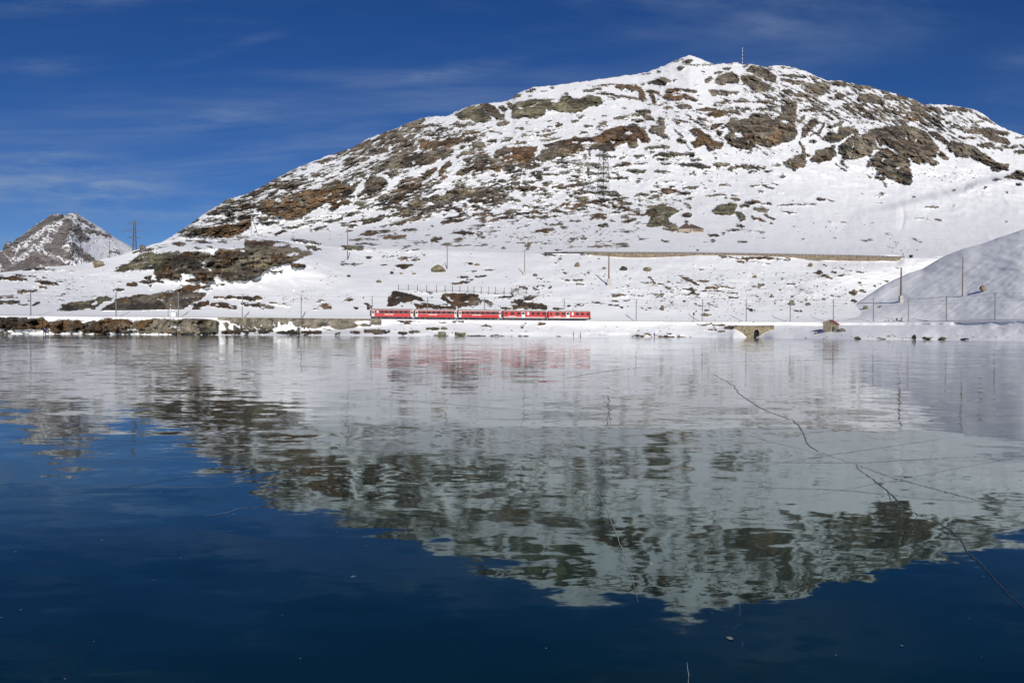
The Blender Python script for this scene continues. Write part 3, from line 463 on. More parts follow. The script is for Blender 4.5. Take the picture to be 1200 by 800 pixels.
FOOT7 = [(-500,430,880),(0,345,880),(157,303,880),(190,286,900),(250,281,900),(300,279,900),(400,271,880),(500,263,880),(600,256,900),(700,246,950),(800,237,1000),(900,226,1050),(1000,226,1150),(1100,229,1250),(1200,222,1350),(1700,330,1400)]
f7x = [n[0] for n in FOOT7]; f7p = [n[1] for n in FOOT7]; FOOT7 = [(a, b, c * (.87 if a > 350 else 1 - .13 * max(0, (a - 190) / 160))) for a, b, c in FOOT7]; f7Y = [n[2] for n in FOOT7]
mid8 = []
for x in nx_:
    p7, p9 = np.interp(x, f7x, f7p), np.interp(x, s9x, s9p); Y7, Y9 = np.interp(x, f7x, f7Y), np.interp(x, s9x, s9Y)
    mid8.append((x, p7 - 0.55 * (p7 - p9), Y7 + 0.36 * (Y9 - Y7)))
def zrow(dy, zf): return [(x, zf(x), float(railY(x)) + dy) for x in nx_]
bankz = lambda x: RZ - 0.15 - 1.0 - float(wallh(x)) * 0.9
c4 = [(-500,352,320),(0,350,318),(100,346,322),(200,336,322),(300,334,325),(400,334,345),(500,335,352),(600,335,358),(700,335,360),(800,335,360),(900,337,360),(960,338,360),(1000,343,362),(1050,347,375),(1100,352,375),(1200,358,375),(1700,358,375)]
c4b = [(-500,338,390),(0,330,385),(100,322,385),(160,312,380),(190,300,362),(220,292,350),(300,291,348),(340,296,365),(380,306,385),(420,309,405),(500,310,405),(600,312,405),(700,312,400),(1000,316,402),(1050,320,405),(1100,330,405),(1200,340,405),(1700,340,405)]
step5 = [(x, float(np.interp(x, c5x, c5p)) + float(np.interp(x, ROADW[0], ROADW[1])) + (1.2 if x < 640 else .15), float(np.interp(x, c5x, c5Y)) - (6 if x < 640 else 1.8)) for x in sorted(set(nx_ + [688, 695, 930, 1052, 1060]))]
dip6 = [(-500,360,520),(0,340,520),(100,326,520),(160,306,520),(200,289,520),(300,287,520),(350,286,520),(420,286,520),(500,285,520),(600,288,530),(700,284,530),(800,285,530),(900,287,530),(1000,290,530),(1100,292,530),(1200,292,530),(1700,330,530)]
lines = [('z', 2, [(x, -2.5, shoreY(x) - 6) for x in SHOREX]), ('z', 2, [(x, 0.0, y) for x, y in zip(SHOREX, SHOREY)]),
 ('z', 2, zrow(-4.3, bankz)), ('z', 2, zrow(-2.9, lambda x: RZ - 0.15)), ('z', 4, zrow(4.0, lambda x: RZ - 0.05)),
 ('p', 40, c4), ('p', 30, c4b), ('p', 3, step5), ('p', 2, CREST5), ('p', 60, dip6), ('p', 60, FOOT7), ('p', 60, mid8), ('p', 0, SKY9),
 ('z', 60, [(x, CH + np.interp(x, s9x, s9Y) * float(unproj(x, np.interp(x, s9x, s9p))[1]) - 40, np.interp(x, s9x, s9Y) + 250) for x in nx_]),
 ('z', 60, [(x, CH + 0.5 * np.interp(x, s9x, s9Y) * float(unproj(x, np.interp(x, s9x, s9p))[1]) - 60, np.interp(x, s9x, s9Y) + 1300) for x in nx_])]
rows = [2, 18, 6, 4, 48, 38, 22, 5, 18, 64, 165, 160, 3, 3]
def quiet_main(p, PX):
    q = np.ones(p.shape)
    q = np.where((p > 2.6) & (p < 4.25), 0.0, q)
    q = np.where((p >= 4.25) & (p < 4.8), (p - 4.25) / .55, q)
    q = np.where((p > 6.85) & (p < 8.3) & (PX > 600), 0.3, q)
    q = np.where(p < 1.15, 0.3, q)
    return q * (1 - .85 * np.exp(-((PX - 884) / 28) ** 4) * ((p > .9) & (p < 2.7)))
def main_mask(M, PX, PY, Y, strat):
    M = np.where((PX > 1060) & (PY > 300) & (PY < 392), np.minimum(M, -1.0 + 0 * M), M)
    hid = (PX < 175) & (PY < np.interp(PX, c5x, c5p))
    return M
def _hill(PX, PY):
    ln = np.interp(PX, [960, 1000, 1040, 1075, 1100, 1130, 1145, 1170, 1200, 1300], [262, 251, 243, 234, 228, 222, 214, 209, 204, 200]); d = PY - ln
    a = 56 * np.clip((PX - 990) / 60, 0, 1) / (1 + np.exp(-d / 1.6)) * np.exp(-np.maximum(d, 0) / 34)
    l2 = np.interp(PX, [640, 700, 800, 900, 1000, 1060], [262, 268, 276, 281, 285, 290]); d2 = PY - l2
    a = a + 20 / (1 + np.exp(-d2 / 2.5)) * np.exp(-np.maximum(d2, 0) / 9) * np.exp(-((PX - 850) / 190) ** 2)
    gx_ = 1056 + 3 * np.sin((PY - 240) / 9); a = a - 9 * np.exp(-((PX - gx_) / 2.2) ** 2) * np.exp(-((PY - 257) / 12) ** 2)
    return a
main_mask.hill = _hill
terr = make_sheet('mountain_terrain', xs_main, lines, rows, (24.0, 14.0, 2.6), 1.0, TM, seed=100, quiet=quiet_main, ymask=main_mask, wfrom=5)
# right-hand spur that the railway curves round
spur = [('z', 10, [(x, 2.0, float(railY(x)) + 1) for x in nx_ if x >= 900]),
        ('z', 6, [(x, RZ - .12 if x > 975 else RZ - 1.2, float(railY(x)) + 3.6) for x in nx_ if x >= 900]),
        ('p', 25, [(900,385,302),(950,378,300),(975,374,304),(1000,369,316),(1050,351,318),(1100,332,308),(1150,321,290),(1200,311,270),(1300,295,262),(1500,270,250),(1700,250,240)]),
        ('p', 4, [(900,388,306),(940,380,304),(960,374,308),(975,369.5,320),(990,363,334),(1000,358,340),(1010,351,345),(1025,341,351),(1035,334,354),(1050,326.5,356),(1065,320,358),(1080,315.5,360),(1100,303.5,360),(1115,296.5,357),(1130,291,352),(1150,286,348),(1170,278.5,344),(1185,273.5,342),(1200,268.5,340),(1300,238,335),(1500,190,330),(1700,160,330)]),
        ('p', 20, [(900,396,330),(1000,380,370),(1050,358,420),(1100,340,420),(1200,300,430),(1300,260,440),(1700,200,460)])]
make_sheet('snow_spur', np.concatenate([np.arange(905, 1222, 0.9), np.arange(1222, 1690, 8.0)]), spur, [3, 60, 70, 8], (10.0, 2.0, 3.4), 0, TM, seed=300, quiet=lambda p, PX: np.clip((p - 1.0) / .35, 0, 1), wfrom=2)
# far peak on the left
SKYC = [(-400,345),(-100,312),(-20,300),(0,294),(3,293),(5,287),(8,282.5),(12,283),(15,286),(17,280),(25,277),(33,270),(40,264.5),(48,259),(55,256),(58,252),(62,251),(65,251.5),(68,250),(72,250.5),(74,252.5),(78,250.5),(83,250),(87,249),(92,251),(100,256),(110,262),(120,268),(130,275),(140,281.5),(150,287),(165,296),(200,310),(300,340)]
peak = [('p', 10, [(-400,385,3300),(-100,350,3300),(0,335,3300),(80,332,3300),(160,332,3300),(300,360,3300)]),
        ('p', 14, [(-400,365,4000),(-100,331,4000),(0,312,4000),(30,300,4000),(60,286,3950),(78,275,3800),(95,284,3950),(120,296,4050),(160,312,4100),(300,350,4100)]),
        ('p', 0, [(a, b, 4700) for a, b in SKYC]),
        ('p', 10, [(a, b + 22, 5400) for a, b in SKYC])]
PKS = [(15,285,35,275,4,1),(35,273,60,256,4.5,1),(20,300,55,272,2.2,1),(60,258,72,254,4,1),(80,262,68,285,7,1),(88,268,100,280,5,1),(92,256,110,266,2.5,1),(100,270,128,276,3,1),(55,290,80,300,5,1),(85,290,105,304,5,1),(0,330,40,306,9,1),(5,288,12,298,5,1),(0,300,8,310,6,1),(40,300,70,312,7,1),(130,295,140,296,2,1),(76,284,60,275,3,1)]
def peak_mask(M, PX, PY, Y, strat):
    F = np.full(PX.shape, -6.0)
    wx = fbm(PX / 7, PY / 7, 3, 71) * 4; wy = fbm(PX / 6, PY / 5, 3, 72) * 3.5
    for a, b, c, d, r, _ in PKS:
        F = np.maximum(F, r - _seg(PX + wx, PY + wy, a, b, c, d)[0])
    s = fbm((PX + PY * .8) / 6, (PY - PX * .5) / 2.6, 4, 73, .65)
    F = F * .8 - 10 * np.maximum(0, s - .08)
    return np.maximum(F, 6 * (s - np.where(PX > 95, .34, .04)))
make_sheet('far_peak', np.concatenate([np.arange(-400, -10, 8.0), np.arange(-10, 210, .7), np.arange(210, 300, 8.0)]), peak, [40, 85, 4], (14, 7.0, 3), 0, TM2, seed=500, cover=0.01, ymask=peak_mask)
def ground(px, py, names=('snow_spur', 'mountain_terrain')):
    for s in SHEETS:
        pass
    best = None
    for s in SHEETS:
        if s['name'] not in names: continue
        if px < s['xs'][0] or px > s['xs'][-1]: continue
        j = int(np.argmin(np.abs(s['PX'][s['PX'].shape[0] // 2] - px))); c = s['PY'][:, j]
        hit = np.where((c[:-1] >= py) & (c[1:] < py))[0]
        if len(hit):
            i = hit[0]; t = (c[i] - py) / (c[i] - c[i + 1] + 1e-9)
            P = Vector([float(s[k][i, j] * (1 - t) + s[k][i + 1, j] * t) for k in 'XYZ'])
            if best is None or P.y < best.y: best = P
    return best
def ground_z(X, Y, names=('snow_spur', 'mountain_terrain')):
    zb = None; px = 600 + FPX * X / Y
    for s in SHEETS:
        if s['name'] not in names or px < s['PX'][0, 0] or px > s['PX'][0, -1]: continue
        j = int(np.argmin(np.abs(s['X'][40] / s['Y'][40] - X / Y))); yy = np.maximum.accumulate(s['Y'][:, j])
        if Y < yy[0] or Y > yy[-1]: continue
        z = float(np.interp(Y, yy, s['Z'][:, j])); zb = z if zb is None else max(zb, z)
    return zb if zb is not None else 0.0
# ------------------------------------------------------------------ frozen lake
def ice_mat():
    m = bpy.data.materials.new('lake_ice'); m.use_nodes = True; t = m.node_tree; N = t.nodes; L = t.links; b = N['Principled BSDF']
    tcn = N.new('ShaderNodeTexCoord')
    def noise(scale, detail, rough=.6, sx=1, sy=1, off=0, dist=0):
        mp = N.new('ShaderNodeMapping'); mp.inputs['Scale'].default_value = (sx, sy, 1); mp.inputs['Location'].default_value = (off, off * 1.3, 0); L.new(tcn.outputs['Object'], mp.inputs[0])
        n = N.new('ShaderNodeTexNoise'); n.inputs['Scale'].default_value = scale; n.inputs['Detail'].default_value = detail; n.inputs['Roughness'].default_value = rough; n.inputs['Distortion'].default_value = dist
        L.new(mp.outputs[0], n.inputs['Vector']); return n
    def vm(op, a, bb=None, s=None):
        n = N.new('ShaderNodeVectorMath'); n.operation = op
        for i, v in enumerate((a, bb)):
            if v is None: continue
            if isinstance(v, tuple): n.inputs[i].default_value = v
            else: L.new(v, n.inputs[i])
        if s is not None: n.inputs['Scale'].default_value = s
        return n.outputs[0]
    def m_(op, a, bb):
        n = N.new('ShaderNodeMath'); n.operation = op
        for i, v in enumerate((a, bb)):
            if isinstance(v, (int, float)): n.inputs[i].default_value = v
            else: L.new(v, n.inputs[i])
        return n.outputs[0]
    def ramp(src, lo, hi, a=0, c=1):
        n = N.new('ShaderNodeMapRange'); n.interpolation_type = 'SMOOTHSTEP'; n.inputs[1].default_value = lo; n.inputs[2].default_value = hi; n.inputs[3].default_value = a; n.inputs[4].default_value = c; L.new(src, n.inputs[0]); return n.outputs[0]
    # undulations of the surface, as slopes: swells of metres, dimples of decimetres, fine grain
    acc = None
    geo = N.new('ShaderNodeNewGeometry')
    for sc, det, amp, off, sx, sy in ((0.2, 2, .0085, 0, .8, 1), (1.0, 2, .0165, 40, .7, 1.1), (3.4, 2, .0115, 66, .6, 1.2), (11.0, 2, .0055, 90, .6, 1.2)):
        n = noise(sc, det, .55, sx, sy, off, .4)
        v = vm('MULTIPLY', vm('SUBTRACT', n.outputs['Color'], (.5, .5, .5)), (amp * 3.2, amp * 3.2, 0))
        acc = v if acc is None else vm('ADD', acc, v)
    nn = vm('NORMALIZE', vm('ADD', geo.outputs['Normal'], acc))
    # frosted bands and blown snow dust lying on clear dark ice
    f1 = noise(.02, 6, .62, 1, 2.2, 12, .5); f2 = noise(.35, 7, .7, 1, 1.7, 60, .6); f3 = noise(6, 5, .7, 1, 1, 22)
    frost = m_('MULTIPLY', ramp(f1.outputs[0], .40, .62), ramp(f2.outputs[0], .36, .68))
    frost = m_('MULTIPLY', frost, ramp(f3.outputs[0], .2, .6, .6, 1.0))
    sep = N.new('ShaderNodeSeparateXYZ'); L.new(tcn.outputs['Object'], sep.inputs[0])
    clear = ramp(sep.outputs[1], 9.0, 70.0)          # the clear ice lies along this side of the lake
    frost = m_('MULTIPLY', frost, clear)
    spk = noise(9.0, 2, .4, 1, 1, 5); flecks = m_('MULTIPLY', ramp(spk.outputs[0], .775, .80), .5)
    mx = N.new('ShaderNodeMix'); mx.data_type = 'RGBA'; L.new(m_('MULTIPLY', frost, .40), mx.inputs[0]); mx.inputs[6].default_value = (.0012, .011, .019, 1); mx.inputs[7].default_value = (.50, .54, .56, 1)
    body = noise(.12, 4, .55, 1, 1, 33); mb = N.new('ShaderNodeMix'); mb.data_type = 'RGBA'; L.new(ramp(body.outputs[0], .35, .65), mb.inputs[0]); mb.inputs[6].default_value = (.0006, .0095, .0095, 1); mb.inputs[7].default_value = (.001, .014, .014, 1); L.new(mb.outputs[2], mx.inputs[6])
    mx2 = N.new('ShaderNodeMix'); mx2.data_type = 'RGBA'; L.new(flecks, mx2.inputs[0]); L.new(mx.outputs[2], mx2.inputs[6]); mx2.inputs[7].default_value = (.4, .45, .47, 1)
    L.new(mx2.outputs[2], b.inputs['Base Color']); N.remove(b); out = N['Material Output']
    df = N.new('ShaderNodeBsdfDiffuse'); L.new(mx2.outputs[2], df.inputs[0]); gl = N.new('ShaderNodeBsdfGlossy'); gl.distribution = 'GGX'; fr = N.new('ShaderNodeFresnel'); fr.inputs[0].default_value = 1.43
    L.new(nn, gl.inputs['Normal']); L.new(nn, fr.inputs['Normal']); tn = N.new('ShaderNodeMix'); tn.data_type = 'RGBA'; tn.inputs[6].default_value = (.74, .93, .93, 1); tn.inputs[7].default_value = (.90, .92, .935, 1); L.new(ramp(fr.outputs[0], .15, .7), tn.inputs[0]); L.new(tn.outputs[2], gl.inputs[0])
    ms = N.new('ShaderNodeMixShader'); L.new(fr.outputs[0], ms.inputs[0]); L.new(df.outputs[0], ms.inputs[1]); L.new(gl.outputs[0], ms.inputs[2]); L.new(ms.outputs[0], out.inputs[0])
    L.new(m_('ADD', m_('MULTIPLY', frost, .12), ramp(f2.outputs[0], .3, .7, .015, .055)), gl.inputs['Roughness'])
    return m
ICE = ice_mat()
ib = MB()
def ice_z(Y): return .12 * math.exp(-max(0.0, Y) / 14.0) if Y < 90 else 0.0     # sheet bowed up near the camera, shaped to draw the mirrored summit lower
gx = [-900, -300, -100, -40, -10, 0, 10, 40, 100, 300, 900]; gy = [-400, -60] + [k * .8 for k in range(0, 50)] + [42, 46, 52, 60, 75, 90, 110, 150, 200, 310]; nX = len(gx)
ib.add([(x, y, ice_z(y)) for y in gy for x in gx], [(j * nX + i, j * nX + i + 1, (j + 1) * nX + i + 1, (j + 1) * nX + i) for j in range(len(gy) - 1) for i in range(nX - 1)])
ice = tag(ib.build('lake_ice', ICE, smooth=True), kind='structure')
lb = MB(); lb.add([(-1200, -500, -3), (1200, -500, -3), (1200, 320, -3), (-1200, 320, -3)], [(0, 1, 2, 3)])
tag(lb.build('ground', mat('lake_bed', (.12, .11, .1))), kind='structure')
CRK = mat('crack_dark', (.008, .018, .022), .35, 0, .3, 4, spec=.3); CRW = mat('crack_white', (.30, .35, .37), .5, 0, .3, 4)
def ice_pt(px, py):
    u, w = unproj(px, py); Y = -CH / float(w)
    for _ in range(4): Y = (ice_z(Y) - CH) / float(w)
    return float(u) * Y, Y
def crack(pts, wpx, matl, jit=1.0, seed=0):
    r = random.Random(seed); P = []
    for (a, b), (c, d) in zip(pts[:-1], pts[1:]):
        n = max(2, int(math.hypot(c - a, (d - b)) / 3))
        for i in range(n): t = i / n; P.append((a + (c - a) * t + r.uniform(-1.1, 1.1) * jit, b + (d - b) * t + r.uniform(-.5, .5) * jit))
    P.append(pts[-1])
    G = [Vector((*ice_pt(*p), 0)) for p in P]
    L_, R_ = [], []
    for i, g in enumerate(G):
        d = (G[min(i + 1, len(G) - 1)] - G[max(i - 1, 0)]).normalized(); n = Vector((-d.y, d.x, 0))
        # width wide enough to be seen: oblique foreshortening taken from the distance
        w = wpx * g.y / FPX * .34 * (1 + 1.1 * abs(n.y) * min(4.0, g.y / 9)) * (0.35 + 0.65 * math.sin(math.pi * min(1, max(0.03, i / (len(G) - 1))) ** .8)) * r.uniform(.7, 1.3)
        L_.append(g + n * w); R_.append(g - n * w)
    m_ = MB(); k = len(G)
    m_.add([(v.x, v.y, ice_z(v.y) + .004) for v in L_] + [(v.x, v.y, ice_z(v.y) + .004) for v in R_], [(i, i + 1, k + i + 1, k + i) for i in range(k - 1)])
    m_.build('crack', matl, ice)
crack([(835,438),(860,452),(865,460),(880,471),(895,480),(930,493),(937,500),(944,514),(946,521),(957,528),(975,535),(1003,544)], 1.6, CRK, .8, 1)
crack([(1003,544),(1006,550),(1022,561),(1040,575),(1055,590),(1075,603),(1100,612),(1125,630),(1135,648),(1150,661),(1175,690),(1200,713),(1230,740)], 1.9, CRK, .8, 2)
crack([(1003,544),(1040,558),(1070,566),(1110,577),(1150,587),(1180,592),(1230,596)], 2.0, CRK, .7, 3)
crack([(868,507),(900,517),(930,524),(957,530)], .9, CRK, .6, 4)
crack([(800,540),(870,541),(950,542),(1010,542),(1060,539),(1100,537),(1150,535),(1240,534)], 1.0, CRK, .7, 5)
crack([(870,571),(930,572),(985,574),(1030,578),(1070,583),(1130,587),(1230,592)], 1.3, CRK, .7, 6)
crack([(-20,512),(120,515),(240,520),(330,525),(400,527),(480,530),(600,535),(700,535),(790,537)], 1.0, CRK, .6, 7)
crack([(55,584),(90,578),(140,572),(200,562),(260,554),(330,540)], 1.0, CRK, .7, 8)
crack([(660,444),(690,438),(720,434),(760,430)], .8, CRK, .5, 9)
crack([(400,459),(470,453),(540,446)], .7, CRK, .5, 10)
crack([(700,575),(712,600),(722,625),(733,655),(742,680),(748,706)], 1.1, CRW, .6, 11)
crack([(805,776),(807,790),(807,806)], 1.2, CRW, .4, 12)
crack([(1055,475),(1100,480),(1140,486),(1190,488)], .7, CRK, .5, 13)
crack([(710,470),(714,482),(716,498)], 1.2, CRK, .8, 14)
crack([(240,605),(265,601),(288,594)], 1.0, CRW, .4, 15)
hr_ = random.Random(21)
for k in range(34):      # hairline cracks over the far and middle ice
    x0_, y0_ = hr_.uniform(-20, 1150), 402 + 190 * hr_.random() ** 1.5; L0 = hr_.uniform(60, 320); sl = hr_.uniform(-.06, .05) * (1 + (y0_ - 400) / 90)
    pts_ = [(x0_, y0_)]
    for q in range(4): pts_.append((pts_[-1][0] + L0 / 4, pts_[-1][1] + sl * L0 / 4 + hr_.uniform(-1, 1) * (y0_ - 395) / 90))
    crack(pts_, hr_.uniform(.35, .75), CRW if hr_.random() < .45 else CRK, .5, 50 + k)
for pts_, w_ in (([(1040,576),(1046,592),(1060,606)],.7), ([(1110,620),(1135,628),(1160,630)],.7), ([(895,480),(915,478),(940,482)],.5), ([(1075,603),(1068,620),(1075,640)],.6)): crack(pts_, w_, CRK, .8, int(w_ * 100) + len(pts_))
fl = MB()
for px, py in ((27,636),(24,715),(2,724),(76,796),(273,603),(855,748),(270,623),(212,654),(395,624),(180,680),(1057,757),(513,673),(331,722),(352,772),(430,640),(110,752),(1150,770),(980,768),(640,760)):
    X, Y = ice_pt(px, py); r = random.uniform(.6, 1.8) * Y / FPX
    if (px, py) == (855, 748): r = 5 * Y / FPX
    n = 7; a0 = random.random() * 6
    ang = [a0 + 2 * math.pi * i / n for i in range(n)]
    fl.add([(X + r * math.cos(a) * random.uniform(.6, 1.2), Y + r * math.sin(a) * random.uniform(.6, 1.2), ice_z(Y) + .005) for a in ang] + [(X, Y, ice_z(Y) + .0055)], [(i, (i + 1) % n, n) for i in range(n)])
tag(fl.build('frost_flecks', mat('frost', (.2, .23, .24), .8)), kind='stuff')
# ------------------------------------------------------------------ common materials
STEEL = mat('galvanised_steel', (.17, .175, .185), .5, .3); DSTEEL = mat('dark_steel', (.05, .052, .056), .6, .2); BLUST = mat('hazed_pylon_steel', (.075, .085, .10), .6, .2)  # the pylon steel is tinted blue, distance haze put into its colour
WOOD = mat('weathered_wood', (.13, .095, .075), .8, 0, .3, 2); CONC = mat('concrete', (.36, .34, .31), .85, 0, .15, 1.5)
RED = mat('red_paint', (.37, .008, .010), .35, 0, .06, 1); DRED = mat('deep_red_paint', (.17, .006, .010), .35, 0, .08, 1); ROOFG = mat('grey_roof', (.25, .24, .235), .6, 0, .2, .8)
WHT = mat('white_paint', (.72, .72, .70), .5, 0, .05); LGREY = mat('light_grey_paint', (.50, .48, .47), .5); DARK = mat('dark_underframe', (.035, .034, .034), .7, 0, .3, 2)
GLASS = mat('dark_glass', (.015, .017, .02), .12, 0, .1, 1, spec=.8); RUST = mat('rail_steel', (.10, .07, .05), .5, .4); PINK = mat('pale_red_stripe', (.62, .25, .24), .5)
TAN = mat('road_wall_stone', (.17, .135, .095), .9, 0, .4, .6, (.27, .22, .16)); GSTONE = mat('grey_wall_stone', (.07, .062, .048), .9, 0, .5, .5, (.27, .24, .18)); BSTONE = mat('bridge_stone', (.17, .14, .09), .9, 0, .4, 1.2, (.36, .30, .20))
MORT = mat('mortar', (.10, .09, .075), .95, 0, .3, 2); BLACK = mat('opening_shade', (.01, .01, .01), .9)  # the flat black stands in for shade inside openings
# ------------------------------------------------------------------ railway
RPTS = [rail_pt(x) for x in range(-480, 1681, 12)]
def offset_line(pts, d):
    out = []
    for i, p in enumerate(pts):
        t = (pts[min(i + 1, len(pts) - 1)] - pts[max(i - 1, 0)]).normalized(); out.append(p + Vector((t.y, -t.x, 0)) * d)
    return out
def ribbon(pts, prof):      # prof: closed list of (side offset, z)
    m_ = MB(); n = len(prof); vs = []; fs = []
    for i, p in enumerate(pts):
        t = (pts[min(i + 1, len(pts) - 1)] - pts[max(i - 1, 0)]).normalized(); s = Vector((t.y, -t.x, 0))
        for o_, z in prof: q = p + s * o_; vs.append((q.x, q.y, q.z + z))
    for i in range(len(pts) - 1):
        for k in range(n): fs.append((i * n + k, i * n + (k + 1) % n, (i + 1) * n + (k + 1) % n, (i + 1) * n + k))
    m_.add(vs, fs); return m_
SNOWM = mat('packed_snow', (.83, .84, .86), .7, 0, .03, .8)
track = tag(ribbon(RPTS, [(-1.9, -.3), (-1.5, .02), (1.5, .02), (1.9, -.3)]).build('railway_trackbed', SNOWM), kind='structure')
for d in (-.5, .5): ribbon(offset_line(RPTS, d), [(-.05, .02), (-.05, .17), (.05, .17), (.05, .02)]).build('rail', RUST, track)
RH = RZ + .17
# ------------------------------------------------------------------ stone faces: individually set blocks joined into one part
def stone_face(name, path, zb, zt, mt, parent, bl=.75, bh=.45, depth=.35, seed=1, skip=None):
    """path: 2-D points; blocks stand proud on the camera side; zb/zt: functions of distance along"""
    r = random.Random(seed); segs = []; s = 0
    for a, b in zip(path[:-1], path[1:]):
        l = math.hypot(b[0] - a[0], b[1] - a[1]); segs.append((s, l, a, b)); s += l
    def at(d):
        for s0, l, a, b in segs:
            if d <= s0 + l or s0 == segs[-1][0]:
                t = (d - s0) / l; tx, ty = (b[0] - a[0]) / l, (b[1] - a[1]) / l
                return a[0] + (b[0] - a[0]) * t, a[1] + (b[1] - a[1]) * t, ty, -tx
    m_ = MB(); zmin = min(zb(q * s / 60) for q in range(61)); zmax = max(zt(q * s / 60) for q in range(61))
    row = 0; z = zmin
    while z < zmax:
        h = bh * r.uniform(.8, 1.25); d = -r.uniform(0, bl)
        while d < s:
            l = bl * r.uniform(.6, 1.4); c = d + l / 2
            if 0 < c < s:
                lo, hi = max(z, zb(c)), min(z + h, zt(c))
                if hi - lo > .12 and not (skip and skip(c, (lo + hi) / 2)):
                    x0, y0, nx, ny = at(max(0, d + .03)); x1, y1, _, _ = at(min(s, d + l - .03)); pr = r.uniform(0, .10); lo += .025; hi -= .02
                    vs = []
                    for (x, y) in ((x0, y0), (x1, y1)):
                        for off in (pr + .02, -depth): vs += [(x + nx * off, y + ny * off, lo), (x + nx * off, y + ny * off, hi)]
                    m_.add(vs, [(0, 4, 5, 1), (0, 1, 3, 2), (4, 6, 7, 5), (1, 5, 7, 3), (0, 2, 6, 4)])
            d += l
        z += h
    return tag(m_.build(name, mt, parent), kind='stuff')
# retaining wall under the railway
wall = empty('retaining_wall', rail_pt(345, -3.3, 2.5))
tag(wall, 'long low grey stone retaining wall below the railway, above the left shore', 'stone wall')
wp = [rail_pt(x, -3.45) for x in range(255, 453, 6)]
ol = [(p.x - wall.location.x, p.y - wall.location.y) for p in wp]; wl = sum(math.hypot(b[0] - a[0], b[1] - a[1]) for a, b in zip(ol[:-1], ol[1:]))
wzt = lambda d: RZ - .05 - 2.5; wzb = lambda d: RZ - 2.5 - .3 - float(np.interp(d / wl, [0, .35, .75, 1], [4.4, 4.4, 3.2, .4]))
stone_face('stone', ol, wzb, wzt, GSTONE, wall, .95, .5, .3, 3)
cm = MB()
for (a, b) in zip(ol[:-1], ol[1:]):
    cm.add([(a[0], a[1] + .1, -3.5), (b[0], b[1] + .1, -3.5), (b[0], b[1] + .1, wzt(0) - .05), (a[0], a[1] + .1, wzt(0) - .05), (a[0], a[1] + .9, -3.5), (b[0], b[1] + .9, -3.5), (b[0], b[1] + .9, wzt(0) - .05), (a[0], a[1] + .9, wzt(0) - .05)],
           [(0, 1, 2, 3), (3, 2, 6, 7), (4, 7, 6, 5), (0, 3, 7, 4), (1, 5, 6, 2)])
cm.build('mortar', MORT, wall)
cp = MB()
for (a, b) in zip(ol[:-1], ol[1:]): cp.add([(a[0], a[1] - .2, wzt(0)), (b[0], b[1] - .2, wzt(0)), (b[0], b[1] + .7, wzt(0)), (a[0], a[1] + .7, wzt(0)), (a[0], a[1] - .2, wzt(0) + .22), (b[0], b[1] - .2, wzt(0) + .22), (b[0], b[1] + .7, wzt(0) + .22), (a[0], a[1] + .7, wzt(0) + .22)], [(0, 1, 5, 4), (4, 5, 6, 7), (2, 3, 7, 6), (0, 4, 7, 3), (1, 2, 6, 5)])
cp.build('coping', mat('coping', (.22, .2, .16), .9, 0, .3, 1.0), wall)
# road wall
def at_line(px, py, Y): u, w = unproj(px, py); return Vector((float(u) * Y, Y, CH + Y * float(w)))
def road_xy(x, dY=-2.6):
    return at_line(x, float(np.interp(x, c5x, c5p)), float(np.interp(x, c5x, c5Y)) + dY)
rw = empty('road_wall', road_xy(870)); tag(rw, 'long pale brown stone wall carrying the mountain road across the slope', 'stone wall')
RXs = list(range(684, 1060, 6)); rp = [road_xy(x) - rw.location for x in RXs]; ol2 = [(p.x, p.y) for p in rp]
cum = [0]
for a, b in zip(ol2[:-1], ol2[1:]): cum.append(cum[-1] + math.hypot(b[0] - a[0], b[1] - a[1]))
ztop = lambda d: float(np.interp(d, cum, [p.z for p in rp])) + .25
zbot = lambda d: ztop(d) - .3 - float(np.interp(np.interp(d, cum, RXs), ROADW[0], ROADW[1])) * 430 / FPX
stone_face('stone', ol2, zbot, ztop, TAN, rw, 1.1, .6, .3, 5)
cm = MB()
for i in range(len(ol2) - 1):
    a, b = ol2[i], ol2[i + 1]; z0, z1, z2, z3 = zbot(cum[i]) - .3, zbot(cum[i + 1]) - .3, ztop(cum[i + 1]) - .06, ztop(cum[i]) - .06
    cm.add([(a[0], a[1] + .08, z0), (b[0], b[1] + .08, z1), (b[0], b[1] + .08, z2), (a[0], a[1] + .08, z3), (a[0], a[1] + 1, z0), (b[0], b[1] + 1, z1), (b[0], b[1] + 1, z2), (a[0], a[1] + 1, z3)], [(0, 1, 2, 3), (3, 2, 6, 7), (4, 7, 6, 5), (0, 3, 7, 4), (1, 5, 6, 2)])
cm.build('mortar', mat('road_mortar', (.24, .2, .14), .95), rw)
# the road itself and its guard rail
RP = [road_xy(x, 1.5) + Vector((0, 0, .12)) for x in range(640, 1063, 8)]
tag(ribbon(RP, [(-3.2, -.3), (-3.0, .06), (3.0, .06), (3.2, -.3)]).build('road', mat('asphalt', (.05, .05, .052), .9)), kind='structure')
gr = empty('guard_rail', road_xy(820, -1.9)); tag(gr, 'thin grey guard rail along the outer edge of the mountain road', 'guard rail')
GX = [(x, road_xy(x, -1.9) - gr.location) for x in range(660, 1062, 5)]
for i, (x, p) in enumerate(GX):
    q = MB(); q.box(p.x - .07, p.x + .07, p.y - .06, p.y + .06, p.z - .2, p.z + .95); q.build('post', DSTEEL, gr)
q = ribbon([p for _, p in GX], [(-.04, .66), (-.04, .92), (.04, .92), (.04, .66)]); q.build('rail_beam', mat('guard_beam', (.16, .16, .165), .6, .3), gr)
